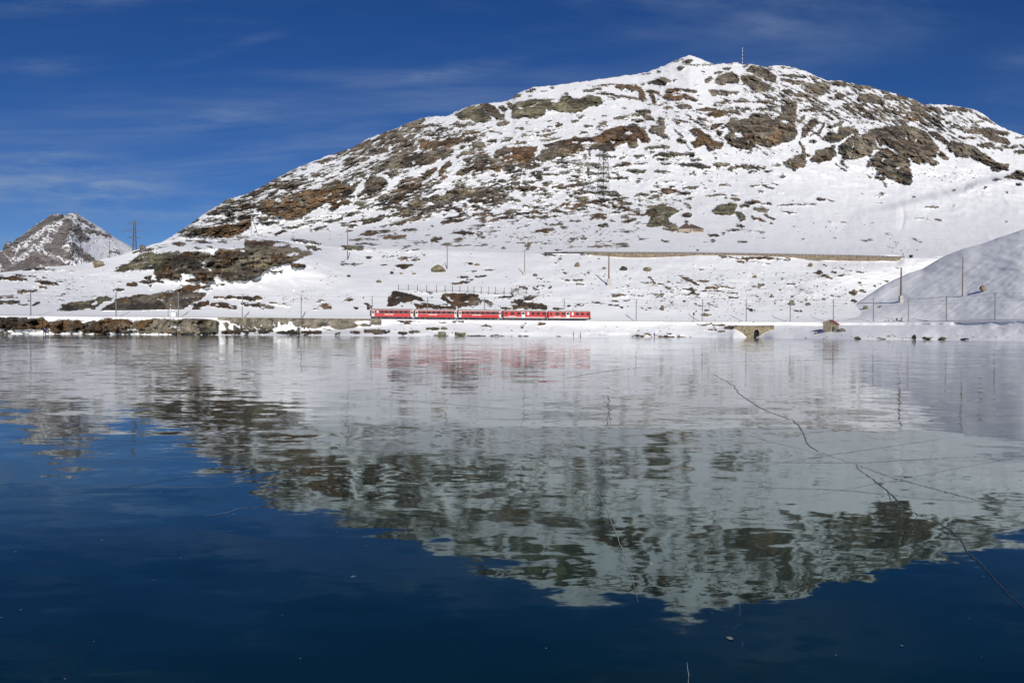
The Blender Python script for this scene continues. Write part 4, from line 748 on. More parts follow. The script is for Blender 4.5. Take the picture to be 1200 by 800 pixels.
# stone bridge over the stream mouth
by = 283.0
def bp(px, py, Y=by): return at_line(px, py, Y)
br = empty('stone_bridge', (bp(885, 395).x, by, 0)); tag(br, 'small stone arch bridge half buried in snow over the stream mouth', 'bridge')
TOPX = [(860, 382.8), (866, 382.2), (885, 382.2), (907, 381.8)]; BOTX = [(860, 383.5), (866, 386), (873, 391.5), (877.5, 396.2), (886, 396.2), (890, 392.5), (896, 388.2), (903, 384.6), (907, 382.8)]
def brz(px, tab): return bp(px, float(np.interp(px, [a for a, _ in tab], [b for _, b in tab]))).z
ax0, ax1, atop, aspr = 883.4, 889.6, 386.0, 389.5
def archz(px):
    t = (px - ax0) / (ax1 - ax0) * 2 - 1
    return bp(px, aspr - (aspr - atop) * math.sqrt(max(0, 1 - t * t))).z
fb = MB(); pxs = sorted(set([860 + i * .5 for i in range(95)] + [ax0, ax1, ax0 + .01, ax1 - .01]))
for a, b in zip(pxs[:-1], pxs[1:]):
    inn = a >= ax0 - 1e-6 and b <= ax1 + 1e-6
    xa, xb = bp(a, 390).x - br.location.x, bp(b, 390).x - br.location.x
    za0, zb0 = (archz(a), archz(b)) if inn else (-.5, -.5); za1, zb1 = brz(a, TOPX), brz(b, TOPX)
    if za1 - za0 < .03: continue
    fb.add([(xa, .12, za0), (xb, .12, zb0), (xb, .12, zb1), (xa, .12, za1), (xa, 5.5, za0), (xb, 5.5, zb0), (xb, 5.5, zb1), (xa, 5.5, za1)], [(0, 1, 2, 3), (3, 2, 6, 7), (0, 4, 5, 1), (4, 7, 6, 5), (0, 3, 7, 4), (1, 5, 6, 2)])
fb.build('spandrel', BSTONE, br)
X0 = bp(860, 390).x - br.location.x; X1 = bp(907, 390).x - br.location.x
p2x = lambda d: 860 + d / (X1 - X0) * 47
stone_face('stone', [(X0, 0), (X1, 0)], lambda d: -.4, lambda d: brz(p2x(d), TOPX), BSTONE, br, .6, .35, .2, 9, skip=lambda d, z: ax0 - .6 < p2x(d) < ax1 + .6 and z < archz(min(max(p2x(d), ax0 + .3), ax1 - .3)) + .25)
bb = MB(); bb.box(bp(ax0 - .5, 390).x - br.location.x, bp(ax1 + .5, 390).x - br.location.x, 1.15, 1.35, -.6, 3); bb.build('tunnel_shade', BLACK, br)  # black plate behind the arch paints the shade of the passage
vb = MB(); n = 9
for i in range(n):     # arch stones
    a0, a1 = math.pi * i / n, math.pi * (i + 1) / n; cxm = bp((ax0 + ax1) / 2, 390).x - br.location.x; rx = (ax1 - ax0) / 2 * by / FPX; zc = bp(886, aspr).z; rz_ = (aspr - atop) * by / FPX
    pts = [(cxm + math.cos(a) * (rx + e), zc + math.sin(a) * (rz_ + e)) for a, e in ((a0 + .03, 0), (a1 - .03, 0), (a1 - .03, .42), (a0 + .03, .42))]
    vb.add([(x, -.12, z) for x, z in pts] + [(x, .3, z) for x, z in pts], [(0, 1, 2, 3), (4, 7, 6, 5), (0, 4, 5, 1), (1, 5, 6, 2), (2, 6, 7, 3), (3, 7, 4, 0)])
vb.build('arch_ring', mat('arch_stone', (.3, .25, .18), .9, 0, .3, 1.5), br)
cb = MB()
for i in range(24):
    a = X0 + (X1 - X0) * i / 24; b = a + (X1 - X0) / 24 - .05; z = brz(p2x((a + b) / 2 - X0), TOPX); cb.box(a, b, -.15, .7, z, z + .22)
cb.build('coping', MORT, br)
# ------------------------------------------------------------------ catenary masts and wires
def make_mast(h=8.3, side=-1, stay=False):
    o = empty('catenary_mast')
    m_ = MB(); m_.bar((0, 0, -.6), (0, 0, h), .18, .14, 8); m_.build('pole', STEEL, o)
    m_ = MB(); m_.box(-.3, .3, -.3, .3, -.8, .18); m_.build('footing', CONC, o)
    m_ = MB(); m_.bar((0, 0, 6.6), (0, -3.0, 6.75), .04); m_.bar((0, 0, 7.7), (0, -2.6, 6.8), .025); m_.bar((0, 0, 5.7), (0, -2.7, 5.8), .03); m_.build('bracket_arm', STEEL, o)
    m_ = MB(); m_.bar((-.5, 0, h - .1), (.5, 0, h - .1), .04); m_.build('crossbar', STEEL, o)
    for s in (-.45, .45): m_ = MB(); m_.bar((s, 0, h - .1), (s, 0, h + .18), .05); m_.build('insulator', DSTEEL, o)
    return o
MASTS = [(36,366.0,1,'left of the ridge, the leftmost mast of the line'),(136,366.2,1,'in front of the low grey outcrop, second mast from the left'),(209,367,1,'beside the white trackside cabinet'),(284,367.5,1,'above the left end of the retaining wall'),(353,369,1,'above the middle of the retaining wall'),
 (436,371,1,'behind the tail end of the train'),(501,371,1,'behind the second carriage, below the snow fence'),(567.5,371,1,'behind the third carriage, below the snow fence'),(661,371,1,'behind the leading railcar'),(745.5,373,1,'first mast in front of the train, right of it'),
 (823,376.5,1,'just right of the small railway signal'),(874.5,376.8,1,'above the left side of the stone bridge'),(926,377,1,'between the stone bridge and the stone hut'),(976.5,376,1,'directly behind the stone hut'),(1023.5,374.5,1,'right of the stone hut, left of the walkers'),
 (1064.5,371.5,1,'just right of the walkers on the line'),(1109,369,1,'just left of the tall bare wooden pole'),(1166,365.5,1,'furthest to the right')]
proto = make_mast()
wires_at = []
for i, (px, py, s, where) in enumerate(MASTS):
    o = proto if i == 0 else copy_tree(proto)
    p = rail_pt(px, 2.9); q = rail_pt(px + 6, 2.9); o.location = (p.x, p.y, RZ - .1); o.rotation_euler = (0, 0, math.atan2(q.y - p.y, q.x - p.x))
    tag(o, 'grey steel railway mast ' + where, 'mast', 'railway masts along the track')
    d = rail_pt(px, 0); wires_at.append((d, p))
def wire(name, pts, r, mt, parent, sag=.0):
    m_ = MB()
    for a, b in zip(pts[:-1], pts[1:]):
        n = 5; P = [a.lerp(b, k / n) - Vector((0, 0, sag * 4 * (k / n) * (1 - k / n))) for k in range(n + 1)]
        for c, d in zip(P[:-1], P[1:]): m_.bar(c, d, r, n=3)
    return m_.build(name, mt, parent)
ow = empty('overhead_wire', (0, 0, 0)); tag(ow, 'thin overhead contact line strung from mast to mast above the track', 'overhead wire')
ends = [rail_pt(-200) , ] ; allp = [rail_pt(-60)] + [w[0] for w in wires_at] + [rail_pt(1230)]
wire('contact_wire', [p + Vector((0, 0, 5.75)) for p in allp], .022, DSTEEL, ow, .05)
wire('carrier_wire', [p + Vector((0, 0, 6.8)) for p in allp], .022, DSTEEL, ow, .35)
allm = [rail_pt(-60, 2.9)] + [w[1] for w in wires_at] + [rail_pt(1230, 2.9)]
wire('feeder_wire', [p + Vector((0, 0, 8.35)) for p in allm], .022, DSTEEL, ow, .5)
# ------------------------------------------------------------------ trains
def text_mesh(s, size, name, mt, parent, loc, rot=(math.pi / 2, 0, 0)):
    cu = bpy.data.curves.new('lettering', 'FONT'); cu.body = s; cu.size = size; cu.extrude = .004; cu.align_x = 'CENTER'; cu.align_y = 'CENTER'; cu.offset = size * .02
    to = bpy.data.objects.new('tmp', cu); COL.objects.link(to); dg = bpy.context.evaluated_depsgraph_get()
    me = bpy.data.meshes.new_from_object(to.evaluated_get(dg)); bpy.data.objects.remove(to)
    me.materials.clear(); me.materials.append(mt); o = bpy.data.objects.new(name, me); COL.objects.link(o); o.parent = parent; o.location = loc; o.rotation_euler = rot; return o
def slab(name, x0, x1, y0, y1, z0, z1, mt, parent, bev=0):
    m_ = MB(); m_.box(x0, x1, y0, y1, z0, z1); return m_.build(name, mt, parent, bevel=bev)
HW = 1.35
def bogie(cx_, parent, r=.38):
    b = slab('bogie', cx_ - 1.35, cx_ + 1.35, -1.0, 1.0, .35, .75, DARK, parent, .05)
    for sx in (-.9, .9):
        for sy in (-1.04, .92):
            m_ = MB(); m_.bar((cx_ + sx, sy, r), (cx_ + sx, sy + .12, r), r, n=16); m_.build('wheel', RUST, b)
def car_windows(parent, spans, z0, z1, L, mt=GLASS, frame=None):
    for a, b in spans:
        for s in (-1, 1):
            x0, x1 = -L / 2 + a * L, -L / 2 + b * L
            w = slab('window', x0, x1, s * HW - .03, s * HW + .03, z0, z1, mt, parent)
            m_ = MB()
            for q in ((x0 - .05, x1 + .05, z0 - .05, z0), (x0 - .05, x1 + .05, z1, z1 + .05), (x0 - .05, x0, z0, z1), (x1, x1 + .05, z0, z1), ((x0 + x1) / 2 - .025, (x0 + x1) / 2 + .025, z0, z1)):
                m_.box(q[0], q[1], s * HW - .045, s * HW + .045, q[2], q[3])
            m_.build('frame', DARK if frame is None else frame, w)
def make_carriage(L, kind):
    o = empty('passenger_carriage')
    lo, hi = .75, 3.25
    m_ = MB(); m_.prism([(-HW, lo), (HW, lo), (HW, hi - .1), (HW - .12, hi + .05), (-HW + .12, hi + .05), (-HW, hi - .1)], -L / 2 + .35, L / 2 - .35); m_.build('body', RED, o)
    m_ = MB(); m_.prism([(-HW - .02, hi - .06), (-HW + .05, hi + .18), (-.8, hi + .38), (0, hi + .44), (.8, hi + .38), (HW - .05, hi + .18), (HW + .02, hi - .06)], -L / 2 + .3, L / 2 - .3); rf = m_.build('roof', ROOFG, o)
    for x in np.linspace(-L / 2 + 1.8, L / 2 - 1.8, 6): m_ = MB(); m_.box(x - .25, x + .25, -.3, .3, hi + .42, hi + .6); m_.build('vent', LGREY, rf)
    for s in (-1, 1): slab('window_band', -L / 2 + .4, L / 2 - .4, s * HW - .012, s * HW + .012, 1.95, 3.0, DRED, o)
    for s in (-1, 1): slab('upper_stripe', -L / 2 + .4, L / 2 - .4, s * HW - .02, s * HW + .02, 3.02, 3.17 if kind else 3.06, PINK, o)
    if kind:
        for s in (-1, 1): slab('stripe', -L / 2 + .4, L / 2 - .4, s * HW - .02, s * HW + .02, 1.80, 1.9, PINK, o)
    else:
        for s in (-1, 1): slab('stripe', -L / 2 + .4, L / 2 - .4, s * HW - .02, s * HW + .02, 1.86, 1.9, PINK, o)
    slab('underframe', -L / 2 + .4, L / 2 - .4, -1.2, 1.2, .45, .78, DARK, o)
    slab('equipment_box', -1.6, 1.4, -1.15, 1.15, .25, .5, DARK, o)
    if kind: sp = [(.19, .26), (.305, .375), (.42, .485), (.525, .60), (.645, .72), (.77, .85)]; car_windows(o, [(.10, .145), (.885, .93)], 2.1, 2.8, L)
    else: sp = [(.235, .30), (.335, .405), (.445, .515), (.555, .63), (.665, .735), (.775, .845)]; car_windows(o, [(.15, .185)], 2.15, 2.85, L, WHT)
    car_windows(o, sp, 2.05, 2.85, L)
    for a, b in (((.03, .085), (.935, .985)) if kind else ((.035, .095), (.925, .985))):
        for s in (-1, 1):
            x0, x1 = -L / 2 + a * L, -L / 2 + b * L
            d = slab('door', x0, x1, s * HW - .03, s * HW + .03, .8, 3.0, LGREY, o); slab('door_window', x0 + .15, x1 - .15, s * HW - .045, s * HW + .045, 2.0, 2.75, GLASS, d)
    for sx in (-1, 1): bogie(sx * (L / 2 - 3), o); slab('gangway', sx * L / 2 - .36 * (sx > 0) + 0, sx * L / 2 + .36 * (sx < 0), -.55, .55, .9, 3.0, DARK, o)
    for s in (-1, 1): text_mesh('Rhätische Bahn', .52, 'lettering', WHT, o, (-L / 2 + .43 * L if s < 0 else L / 2 - .43 * L, s * (HW + .03), 1.6 if not kind else 1.66), (math.pi / 2, 0, 0 if s < 0 else math.pi))
    return o
def make_railcar(L, lead):
    o = empty('railcar')
    lo, hi = .8, 3.2
    m_ = MB()
    prof = [(-HW, lo), (HW, lo), (HW, hi - .1), (HW - .12, hi + .05), (-HW + .12, hi + .05), (-HW, hi - .1)]
    n = 6; xs = [-L / 2 + .35, -L / 2 + .6, L / 2 - 1.0, L / 2 - .35]; sc = [.93, 1, 1, .86]
    vs = [(x, y * s, z) for x, s in zip(xs, sc) for y, z in prof]; fs = []
    for i in range(3): fs += [(i * n + k, i * n + (k + 1) % n, (i + 1) * n + (k + 1) % n, (i + 1) * n + k) for k in range(n)]
    m_.add(vs, fs + [tuple(range(n))[::-1], tuple(range(3 * n, 4 * n))]); m_.build('body', RED, o)
    m_ = MB(); m_.prism([(-HW - .01, hi - .04), (-HW + .08, hi + .16), (-.8, hi + .34), (0, hi + .38), (.8, hi + .34), (HW - .08, hi + .16), (HW + .01, hi - .04)], -L / 2 + .4, L / 2 - .5); rf = m_.build('roof', ROOFG, o)
    for a, b, h in ((-.40, -.28, .25), (-.2, -.08, .35), (.0, .1, .22), (.16, .24, .35), (.30, .36, .25)): m_ = MB(); m_.box(a * L, b * L, -.6, .6, hi + .33, hi + .33 + h); m_.build('roof_equipment', LGREY, rf)
    for s in (-1, 1): slab('skirt', -L / 2 + .6, L / 2 - 1.0, s * HW - .02, s * HW + .02, .8, 1.05, LGREY, o)
    for s in (-1, 1): slab('stripe', -L / 2 + .6, L / 2 - 1.0, s * HW - .025, s * HW + .025, 1.12, 1.2, PINK, o)
    slab('underframe', -L / 2 + .5, L / 2 - .6, -1.2, 1.2, .3, .82, DARK, o)
    slab('buffer_beam', L / 2 - .45, L / 2 - .1, -1.0, 1.0, .5, 1.0, DARK, o)
    car_windows(o, [(.065, .105), (.19, .265), (.33, .40), (.645, .715), (.76, .825), (.89, .945)], 2.0, 2.8, L)
    for s in (-1, 1):
        slab('toilet_window', -L / 2 + .555 * L, -L / 2 + .59 * L, s * HW - .03, s * HW + .03, 1.85, 2.95, WHT, o)
        d = slab('door', -L / 2 + .43 * L, -L / 2 + .50 * L, s * HW - .035, s * HW + .035, .82, 3.05, LGREY, o)
        slab('door_panel', -L / 2 + .435 * L, -L / 2 + .495 * L, s * HW - .045, s * HW + .045, .86, 1.95, WHT, d); slab('door_window', -L / 2 + .44 * L, -L / 2 + .49 * L, s * HW - .045, s * HW + .045, 2.0, 2.9, GLASS, d)
        text_mesh('Rhätische Bahn', .45, 'lettering', WHT, o, (-s * -.28 * L * -1 if s > 0 else -.28 * L, s * (HW + .03), 1.35), (math.pi / 2, 0, 0 if s < 0 else math.pi))
        m_ = MB(); m_.bar((L / 2 - .36, s * .8, 1.35), (L / 2 - .27, s * .8, 1.35), .13, n=12); m_.build('headlight', WHT, o)
    slab('windscreen', L / 2 - .38, L / 2 - .31, -1.0, 1.0, 2.0, 2.85, GLASS, o)
    for sx in (-1, 1): bogie(sx * (L / 2 - 3.1), o, .42)
    slab('gangway', -L / 2 - .05, -L / 2 + .4, -.6, .6, .9, 3.1, DARK, o)
    pt = MB(); x = .1 * L if not lead else -.3 * L
    for s in (-.5, .5): pt.bar((x - .9, s, hi + .45), (x + .5, s, hi + 1.0), .03); pt.bar((x + .5, s, hi + 1.0), (x - .3, s, hi + 1.75), .03)
    pt.bar((x - .3, -.9, hi + 1.78), (x - .3, .9, hi + 1.78), .04); pt.build('pantograph', DSTEEL, o)
    return o
CARS = [(433.6, 484.6, 0), (484.9, 535.2, 1), (535.5, 587.2, 1), (587.8, 640.6, 2), (640.9, 692.4, 3)]
CLAB = ['red carriage with white end window at the tail of the train', 'red carriage second from the tail, pale stripe under its windows', 'red carriage in the middle of the train, coupled to the railcars', 'red railcar behind the leading one, white middle doors', 'leading red railcar with headlights at the front of the train']
for i, (a, b, k) in enumerate(CARS):
    pa, pb = rail_pt(a), rail_pt(b); L = (pb - pa).length
    if i == 2:
        o = copy_tree(second); o.scale = (L / secondL, 1, 1)
    else: o = make_carriage(L, k) if k < 2 else make_railcar(L, k == 3)
    if i == 1: second = o; secondL = L
    c = (pa + pb) / 2; o.location = (c.x, c.y, RH); o.rotation_euler = (0, 0, math.atan2(pb.y - pa.y, pb.x - pa.x))
    tag(o, CLAB[i], 'railcar' if k >= 2 else 'carriage', 'coupled cars of the red train')
# ------------------------------------------------------------------ snow fence
FPX_ = [467.5,478.5,489.5,500.5,511.7,522.3,530.5,539.7,548.7,556.3,565,573.3,581.5,591.3,600.3,608.3,617.5]
fn = empty('snow_fence', (0, 0, 0)); tag(fn, 'long wire snow fence on dark posts above the train', 'fence')
FG = []
for px in FPX_:
    py = float(np.interp(px, [467, 540, 617], [341.6, 343.4, 346.0])); g = ground(px, py, ('mountain_terrain',)); g = g or Vector((0, 330, 20)); FG.append(g)
ym = [g.y for g in FG]
for i, g in enumerate(FG):
    yy = sum(ym) / len(ym) + (g.x - FG[0].x) * .05; u = g.x / g.y; X = u * yy; pys = float(np.interp(FPX_[i], [467, 540, 617], [341.6, 343.4, 346.0])); w = float(unproj(FPX_[i], pys)[1]); FG[i] = Vector((X, yy, max(ground_z(X, yy, ('mountain_terrain',)), CH + yy * w) if abs(ground_z(X, yy, ('mountain_terrain',)) - (CH + yy * w)) > .6 else CH + yy * w))
fn.location = FG[8]; FH = 3.15
pm = None
for i, g in enumerate(FG):
    m_ = MB(); m_.box(-.11, .11, -.09, .09, -1.2, FH); pz = m_.build('post', DSTEEL, fn); pz.location = g - fn.location
nm = MB(); NET = mat('wire_net', (.36, .36, .37), .6, .2)
for a, b in zip(FG[:-1], FG[1:]):
    a = a - fn.location; b = b - fn.location
    for k in range(11): z = .2 + k * .27; nm.bar(a + Vector((0, 0, z)), b + Vector((0, 0, z)), .018, n=3)
    n = 14
    for k in range(1, n): p = a.lerp(b, k / n); nm.bar(p + Vector((0, 0, .15)), p + Vector((0, 0, FH - .15)), .014, n=3)
nm.build('wire_net', NET, fn)
# ------------------------------------------------------------------ power-line poles, pylons
def pole(px, pyb, pyt, label, mt=WOOD, r=.17, base=0, arm=None, cat='pole', name='power_pole'):
    g = ground(px, pyb); h = (pyb - pyt) * g.y / FPX
    o = empty(name, g); tag(o, label, cat, 'power line poles on the slopes')
    b0 = 0
    if base:
        bh = base * g.y / FPX; m_ = MB(); w = .028 * g.y / 10; w = 2.1 * g.y / FPX
        m_.add([(-w, -w, -.8), (w, -w, -.8), (w, w, -.8), (-w, w, -.8), (-w * .8, -w * .8, bh), (w * .8, -w * .8, bh), (w * .8, w * .8, bh), (-w * .8, w * .8, bh)], [(0, 3, 2, 1), (4, 5, 6, 7), (0, 1, 5, 4), (1, 2, 6, 5), (2, 3, 7, 6), (3, 0, 4, 7)]); m_.build('concrete_base', CONC, o, bevel=.08); b0 = bh - .5
    m_ = MB(); m_.bar((0, 0, b0 - .8 if not base else b0), (0, 0, h), r * 1.25, r * .8, 8); m_.build('shaft', mt, o)
    if arm:
        m_ = MB(); m_.bar((-arm, 0, h - .5), (arm, 0, h - .5), .07); m_.build('crossarm', mt, o)
        for s in (-1, 0, 1): m_ = MB(); m_.bar((s * arm, 0, h - .5), (s * arm, 0, h - .1), .09); m_.build('insulator', DSTEEL, o)
    return o, g, h
P1 = pole(128.5, 302.5, 283, 'small grey wooden pole on the snow ridge before the far peak', r=.14, arm=.5)
P2 = pole(407.5, 304.5, 268, 'thin wooden pole beside the pale rock ledge left of the train', r=.2, arm=.6)
P3 = pole(524.5, 315.5, 287.5, 'thin wooden pole just right of the large mossy boulder', r=.19, arm=.6)
P4 = pole(615.3, 322.5, 293, 'thin wooden pole on a small rock above the end of the snow fence', r=.17, base=4.5, arm=.9)
P5 = pole(714.5, 334.5, 296.5, 'brown pole on pale concrete block below the road wall', mat('brown_pole', (.16, .1, .07), .8), .30, 8, arm=.9)
P6 = pole(1128.3, 347.3, 302.3, 'tall bare wooden pole standing alone on the shaded spur', r=.17)
o = empty('lamp_post'); g = ground(1055.6, 353.5); o.location = g; H = (353.5 - 313.5) * g.y / FPX
tag(o, 'thick tapering brown post with a side arm on a concrete block', 'post')
m_ = MB(); m_.bar((0, 0, 1.0), (0, 0, H), .45, .26, 10); m_.build('shaft', mat('brown_post', (.14, .1, .085), .7), o)
w = .75; m_ = MB(); m_.add([(-w, -w, -1), (w, -w, -1), (w, w, -1), (-w, w, -1), (-w * .85, -w * .85, 2.3), (w * .85, -w * .85, 2.3), (w * .85, w * .85, 2.3), (-w * .85, w * .85, 2.3)], [(0, 3, 2, 1), (4, 5, 6, 7), (0, 1, 5, 4), (1, 2, 6, 5), (2, 3, 7, 6), (3, 0, 4, 7)]); m_.build('concrete_base', CONC, o, bevel=.08)
m_ = MB(); m_.bar((0, 0, H - .3), (-1.1, 0, H - .4), .05); ar = m_.build('arm', STEEL, o)
m_ = MB(); m_.add([(-2.2, -.2, H - .1), (-1.0, -.2, H - .55), (-1.0, .2, H - .55), (-2.2, .2, H - .1), (-2.2, -.2, H + .1), (-1.0, -.2, H - .3), (-1.0, .2, H - .3), (-2.2, .2, H + .1)], [(0, 3, 2, 1), (4, 5, 6, 7), (0, 1, 5, 4), (1, 2, 6, 5), (2, 3, 7, 6), (3, 0, 4, 7)]); m_.build('lamp_head', DSTEEL, o)
def lattice(px, pyb, pyt, label, wb, wt, arms, mt, rot=0, r=.12, gy=None):
    g = ground(px, pyb, ('mountain_terrain',)) if gy is None else gy
    h = (pyb - pyt) * g.y / FPX; o = empty('lattice_pylon', g, rot); tag(o, label, 'pylon', 'high voltage pylons')
    def wd(t): return wb + (wt - wb) * min(1, t / .8) if t < .8 else wt * (1 - (t - .8) / .2 * .9)
    lv = [0, .14, .27, .39, .50, .60, .69, .77, .84, .90, .95, 1.0]; cs = [(-1, -1), (1, -1), (1, 1), (-1, 1)]
    for c in cs:
        m_ = MB()
        for a, b in zip(lv[:-1], lv[1:]): m_.bar((c[0] * wd(a), c[1] * wd(a), a * h - (2 if a == 0 else 0)), (c[0] * wd(b), c[1] * wd(b), b * h), r, n=4)
        m_.build('leg', mt, o)
    m_ = MB()
    for a, b in zip(lv[:-1], lv[1:]):
        for i in range(4):
            c, d = cs[i], cs[(i + 1) % 4]
            m_.bar((c[0] * wd(a), c[1] * wd(a), a * h), (d[0] * wd(b), d[1] * wd(b), b * h), r * .55, n=3); m_.bar((d[0] * wd(a), d[1] * wd(a), a * h), (c[0] * wd(b), c[1] * wd(b), b * h), r * .55, n=3)
            m_.bar((c[0] * wd(b), c[1] * wd(b), b * h), (d[0] * wd(b), d[1] * wd(b), b * h), r * .5, n=3)
    m_.build('bracing', mt, o)
    for t, al in arms:
        for s in (-1, 1):
            m_ = MB(); z = t * h; w_ = wd(t)
            tip = (s * al, 0, z + .15)
            for yy in (-w_, w_): m_.bar((s * w_, yy, z), tip, r * .8, n=4); m_.bar((s * w_, yy, z + .045 * h), tip, r * .6, n=4)
            for k in (1, 2, 3): f = k / 4; m_.bar((s * (w_ + (al - w_) * f), 0, z), (s * (w_ + (al - w_) * f), 0, z + .045 * h * (1 - f) + .1), r * .4, n=3)
            cr = m_.build('crossarm', mt, o)
            m_ = MB(); m_.bar(tip, (tip[0], 0, z - .05 * h), r * .9, n=5); m_.build('insulator', mt, cr)
    return o
g157 = Vector((float(unproj(157.5, 300)[0]) * 900, 900, CH + 900 * float(unproj(157.5, 303)[1])))
lattice(157.5, 303, 256.5, 'blue-grey lattice pylon against the sky behind the left ridge', 2.1, 1.0, [(.52, 7.2), (.695, 12.4), (.865, 7.2)], BLUST, math.radians(12), .27, gy=g157)
lattice(707, 230.5, 166, 'dark lattice pylon on the mountain slope above the road', 5.0, 3.3, [(.38, 11.0), (.53, 14.0), (.735, 12.0)], mat('dark_pylon', (.07, .075, .07), .6, .2), math.radians(40), .24)
g = ground(294.8, 277.5, ('mountain_terrain',)); h = 25.5 * g.y / FPX
o = empty('strut_pole', g); tag(o, 'pale pole propped by a long slanting strut at the foot of the ochre cliff', 'pole')
m_ = MB(); m_.bar((0, 0, -2), (0, 0, h), .32, .25, 8); m_.build('shaft', mat('pale_pole', (.36, .34, .31), .7), o)
m_ = MB(); m_.bar((8.3 * g.y / FPX, 0, -1), (0, 0, h), .42, .34, 6); m_.build('strut', mat('rust_strut', (.2, .14, .12), .8), o)
# summit mast and station
g = ground(868.5, 76.5, ('mountain_terrain',)) or Vector((590, 2040, 700)); hh = 20.5 * g.y / FPX
o = empty('transmitter_mast', g); tag(o, 'red and white banded transmitter mast on the mountain top', 'mast')
cols_ = [DSTEEL, WHT, mat('mast_red', (.22, .06, .06), .5)]
zs = [-6, 5, 11, 16, 22, 27, 33, 38, hh]
for i in range(len(zs) - 1):
    m_ = MB(); m_.bar((0, 0, zs[i]), (0, 0, zs[i + 1]), (.6 - .03 * i), (.57 - .03 * i), 8); m_.build('mast_section', cols_[0] if i == 0 else cols_[1 + (i % 2 == 0)], o)
g = ground(860, 76.0, ('mountain_terrain',)) or Vector((570, 2040, 690))
o = empty('summit_station', g); tag(o, 'pale cable car station building on the mountain top', 'building')
slab('wall', -7, 7, -5, 5, -5, 3.4, mat('cream_wall', (.6, .58, .5), .8), o)
m_ = MB(); m_.prism([(-6, 3.4), (6, 3.4), (6, 4.0), (0, 6.2), (-6, 4.0)], -7.6, 7.6); m_.build('roof', SNOWM, o)
for x in (-4.5, -1.5, 1.5, 4.5): slab('window', x - .8, x + .8, -5.06, -4.9, .6, 2.2, GLASS, o)
slab('annexe', -20, -7.2, -3.5, 4, -4, 1.2, mat('brown_annexe', (.13, .09, .07), .8), o)
# ------------------------------------------------------------------ mountain lodge
g = ground(809.5, 273.3, ('mountain_terrain',)); s = g.y / FPX
o = empty('mountain_lodge', g, math.radians(38)); tag(o, 'long low stone lodge with dark brown roof above the road', 'building')
# local frame: corner at the origin, side A runs to -x-ish (short, lit), side B runs to +x (long)
g.z += 1.2; o.location = g; LA, LB = 13.2 * s * 1.15, 18.0 * s * 1.35
wallm = mat('lodge_stone', (.29, .24, .18), .85, 0, .2, .7); woodm = mat('lodge_wood', (.45, .40, .33), .8, 0, .2, 1); roofm = mat('lodge_roof', (.075, .05, .045), .8, 0, .3, .6)
hA = 3.4
def quadbox(mb, P, z0, z1):
    n = len(P); mb.add([(x, y, z0) for x, y in P] + [(x, y, z1) for x, y in P], [(i, (i + 1) % n, n + (i + 1) % n, n + i) for i in range(n)] + [tuple(range(n))[::-1], tuple(range(n, 2 * n))])
o.rotation_euler = (0, 0, 0)
ea = math.radians(158); eb = math.radians(28)     # directions of the two visible walls in plan
A = Vector((math.cos(ea), math.sin(ea), 0)); B = Vector((math.cos(eb), math.sin(eb), 0))
LA = 12.6 * s / abs(A.x); LB = 17.6 * s / abs(B.x)
c0 = Vector((0, 0, 0)); ca = A * LA; cbv = B * LB; cc = ca + cbv
m_ = MB(); quadbox(m_, [(c0.x, c0.y), (cbv.x, cbv.y), (cc.x, cc.y), (ca.x, ca.y)], -2.5, 2.9); m_.build('wall', wallm, o)
ev = .7
def ov(p, e=ev): ctr = cc / 2; d = (p - ctr); return p + d.normalized() * e
zE = 3.0; E = [ov(c0), ov(cbv), ov(cc), ov(ca)]; R1 = ca * .6 + cbv * .22 + Vector((0, 0, 7.4)); R2 = ca * .5 + cbv * .8 + Vector((0, 0, 5.9))
vs = [e + Vector((0, 0, zE)) for e in E] + [R1, R2] + [e + Vector((0, 0, zE - .25)) for e in E]
m_ = MB(); m_.add(vs, [(0, 1, 5, 4), (1, 2, 5), (2, 3, 4, 5), (3, 0, 4), (0, 6, 7, 1), (1, 7, 8, 2), (2, 8, 9, 3), (3, 9, 6, 0), (6, 9, 8, 7)]); rf = m_.build('roof', roofm, o)
m_ = MB(); m_.box(-.9, .9, -.7, .7, 4.0, 7.9); ch_ = m_.build('chimney', CONC, rf); ch_.location = ca * .42 + cbv * .25
Bn = Vector((B.y, -B.x, 0))
def wallslab(name, f0, f1, z0, z1, mt, D=B, Ln=LB, n=Bn, out=.06, parent=None):
    p, q = D * (Ln * f0), D * (Ln * f1); m_ = MB(); m_.add([(*(p - n * .1).xy, z0), (*(q - n * .1).xy, z0), (*(q - n * .1).xy, z1), (*(p - n * .1).xy, z1), (*(p + n * out).xy, z0), (*(q + n * out).xy, z0), (*(q + n * out).xy, z1), (*(p + n * out).xy, z1)], [(0, 3, 2, 1), (4, 5, 6, 7), (0, 1, 5, 4), (1, 2, 6, 5), (2, 3, 7, 6), (3, 0, 4, 7)]); return m_.build(name, mt, parent or o)
for a, b, c in ((.22, .27, 1), (.40, .47, 1), (.56, .62, 1), (.66, .71, 1), (.75, .80, 1), (.84, .88, 1)): wallslab('window', a, b, 1.0, 2.3, GLASS)
for a, b in ((.0, .03), (.33, .36), (.50, .52), (.93, .96)): wallslab('post', a, b, -.5, 2.9, roofm, out=.12)
wallslab('plinth', 0, 1, -2.0, .35, CONC, out=.1)
An = Vector((-A.y, A.x, 0)) * 1
if An.y > 0: An = -An
wallslab('timber_band', .03, .97, 1.3, 1.55, woodm, D=A, Ln=LA, n=An)
wallslab('garage_opening', .15, .6, -2.4, -.2, BLACK, D=A, Ln=LA, n=An, out=.1)  # flat black slab on the wall paints the shade inside the opening
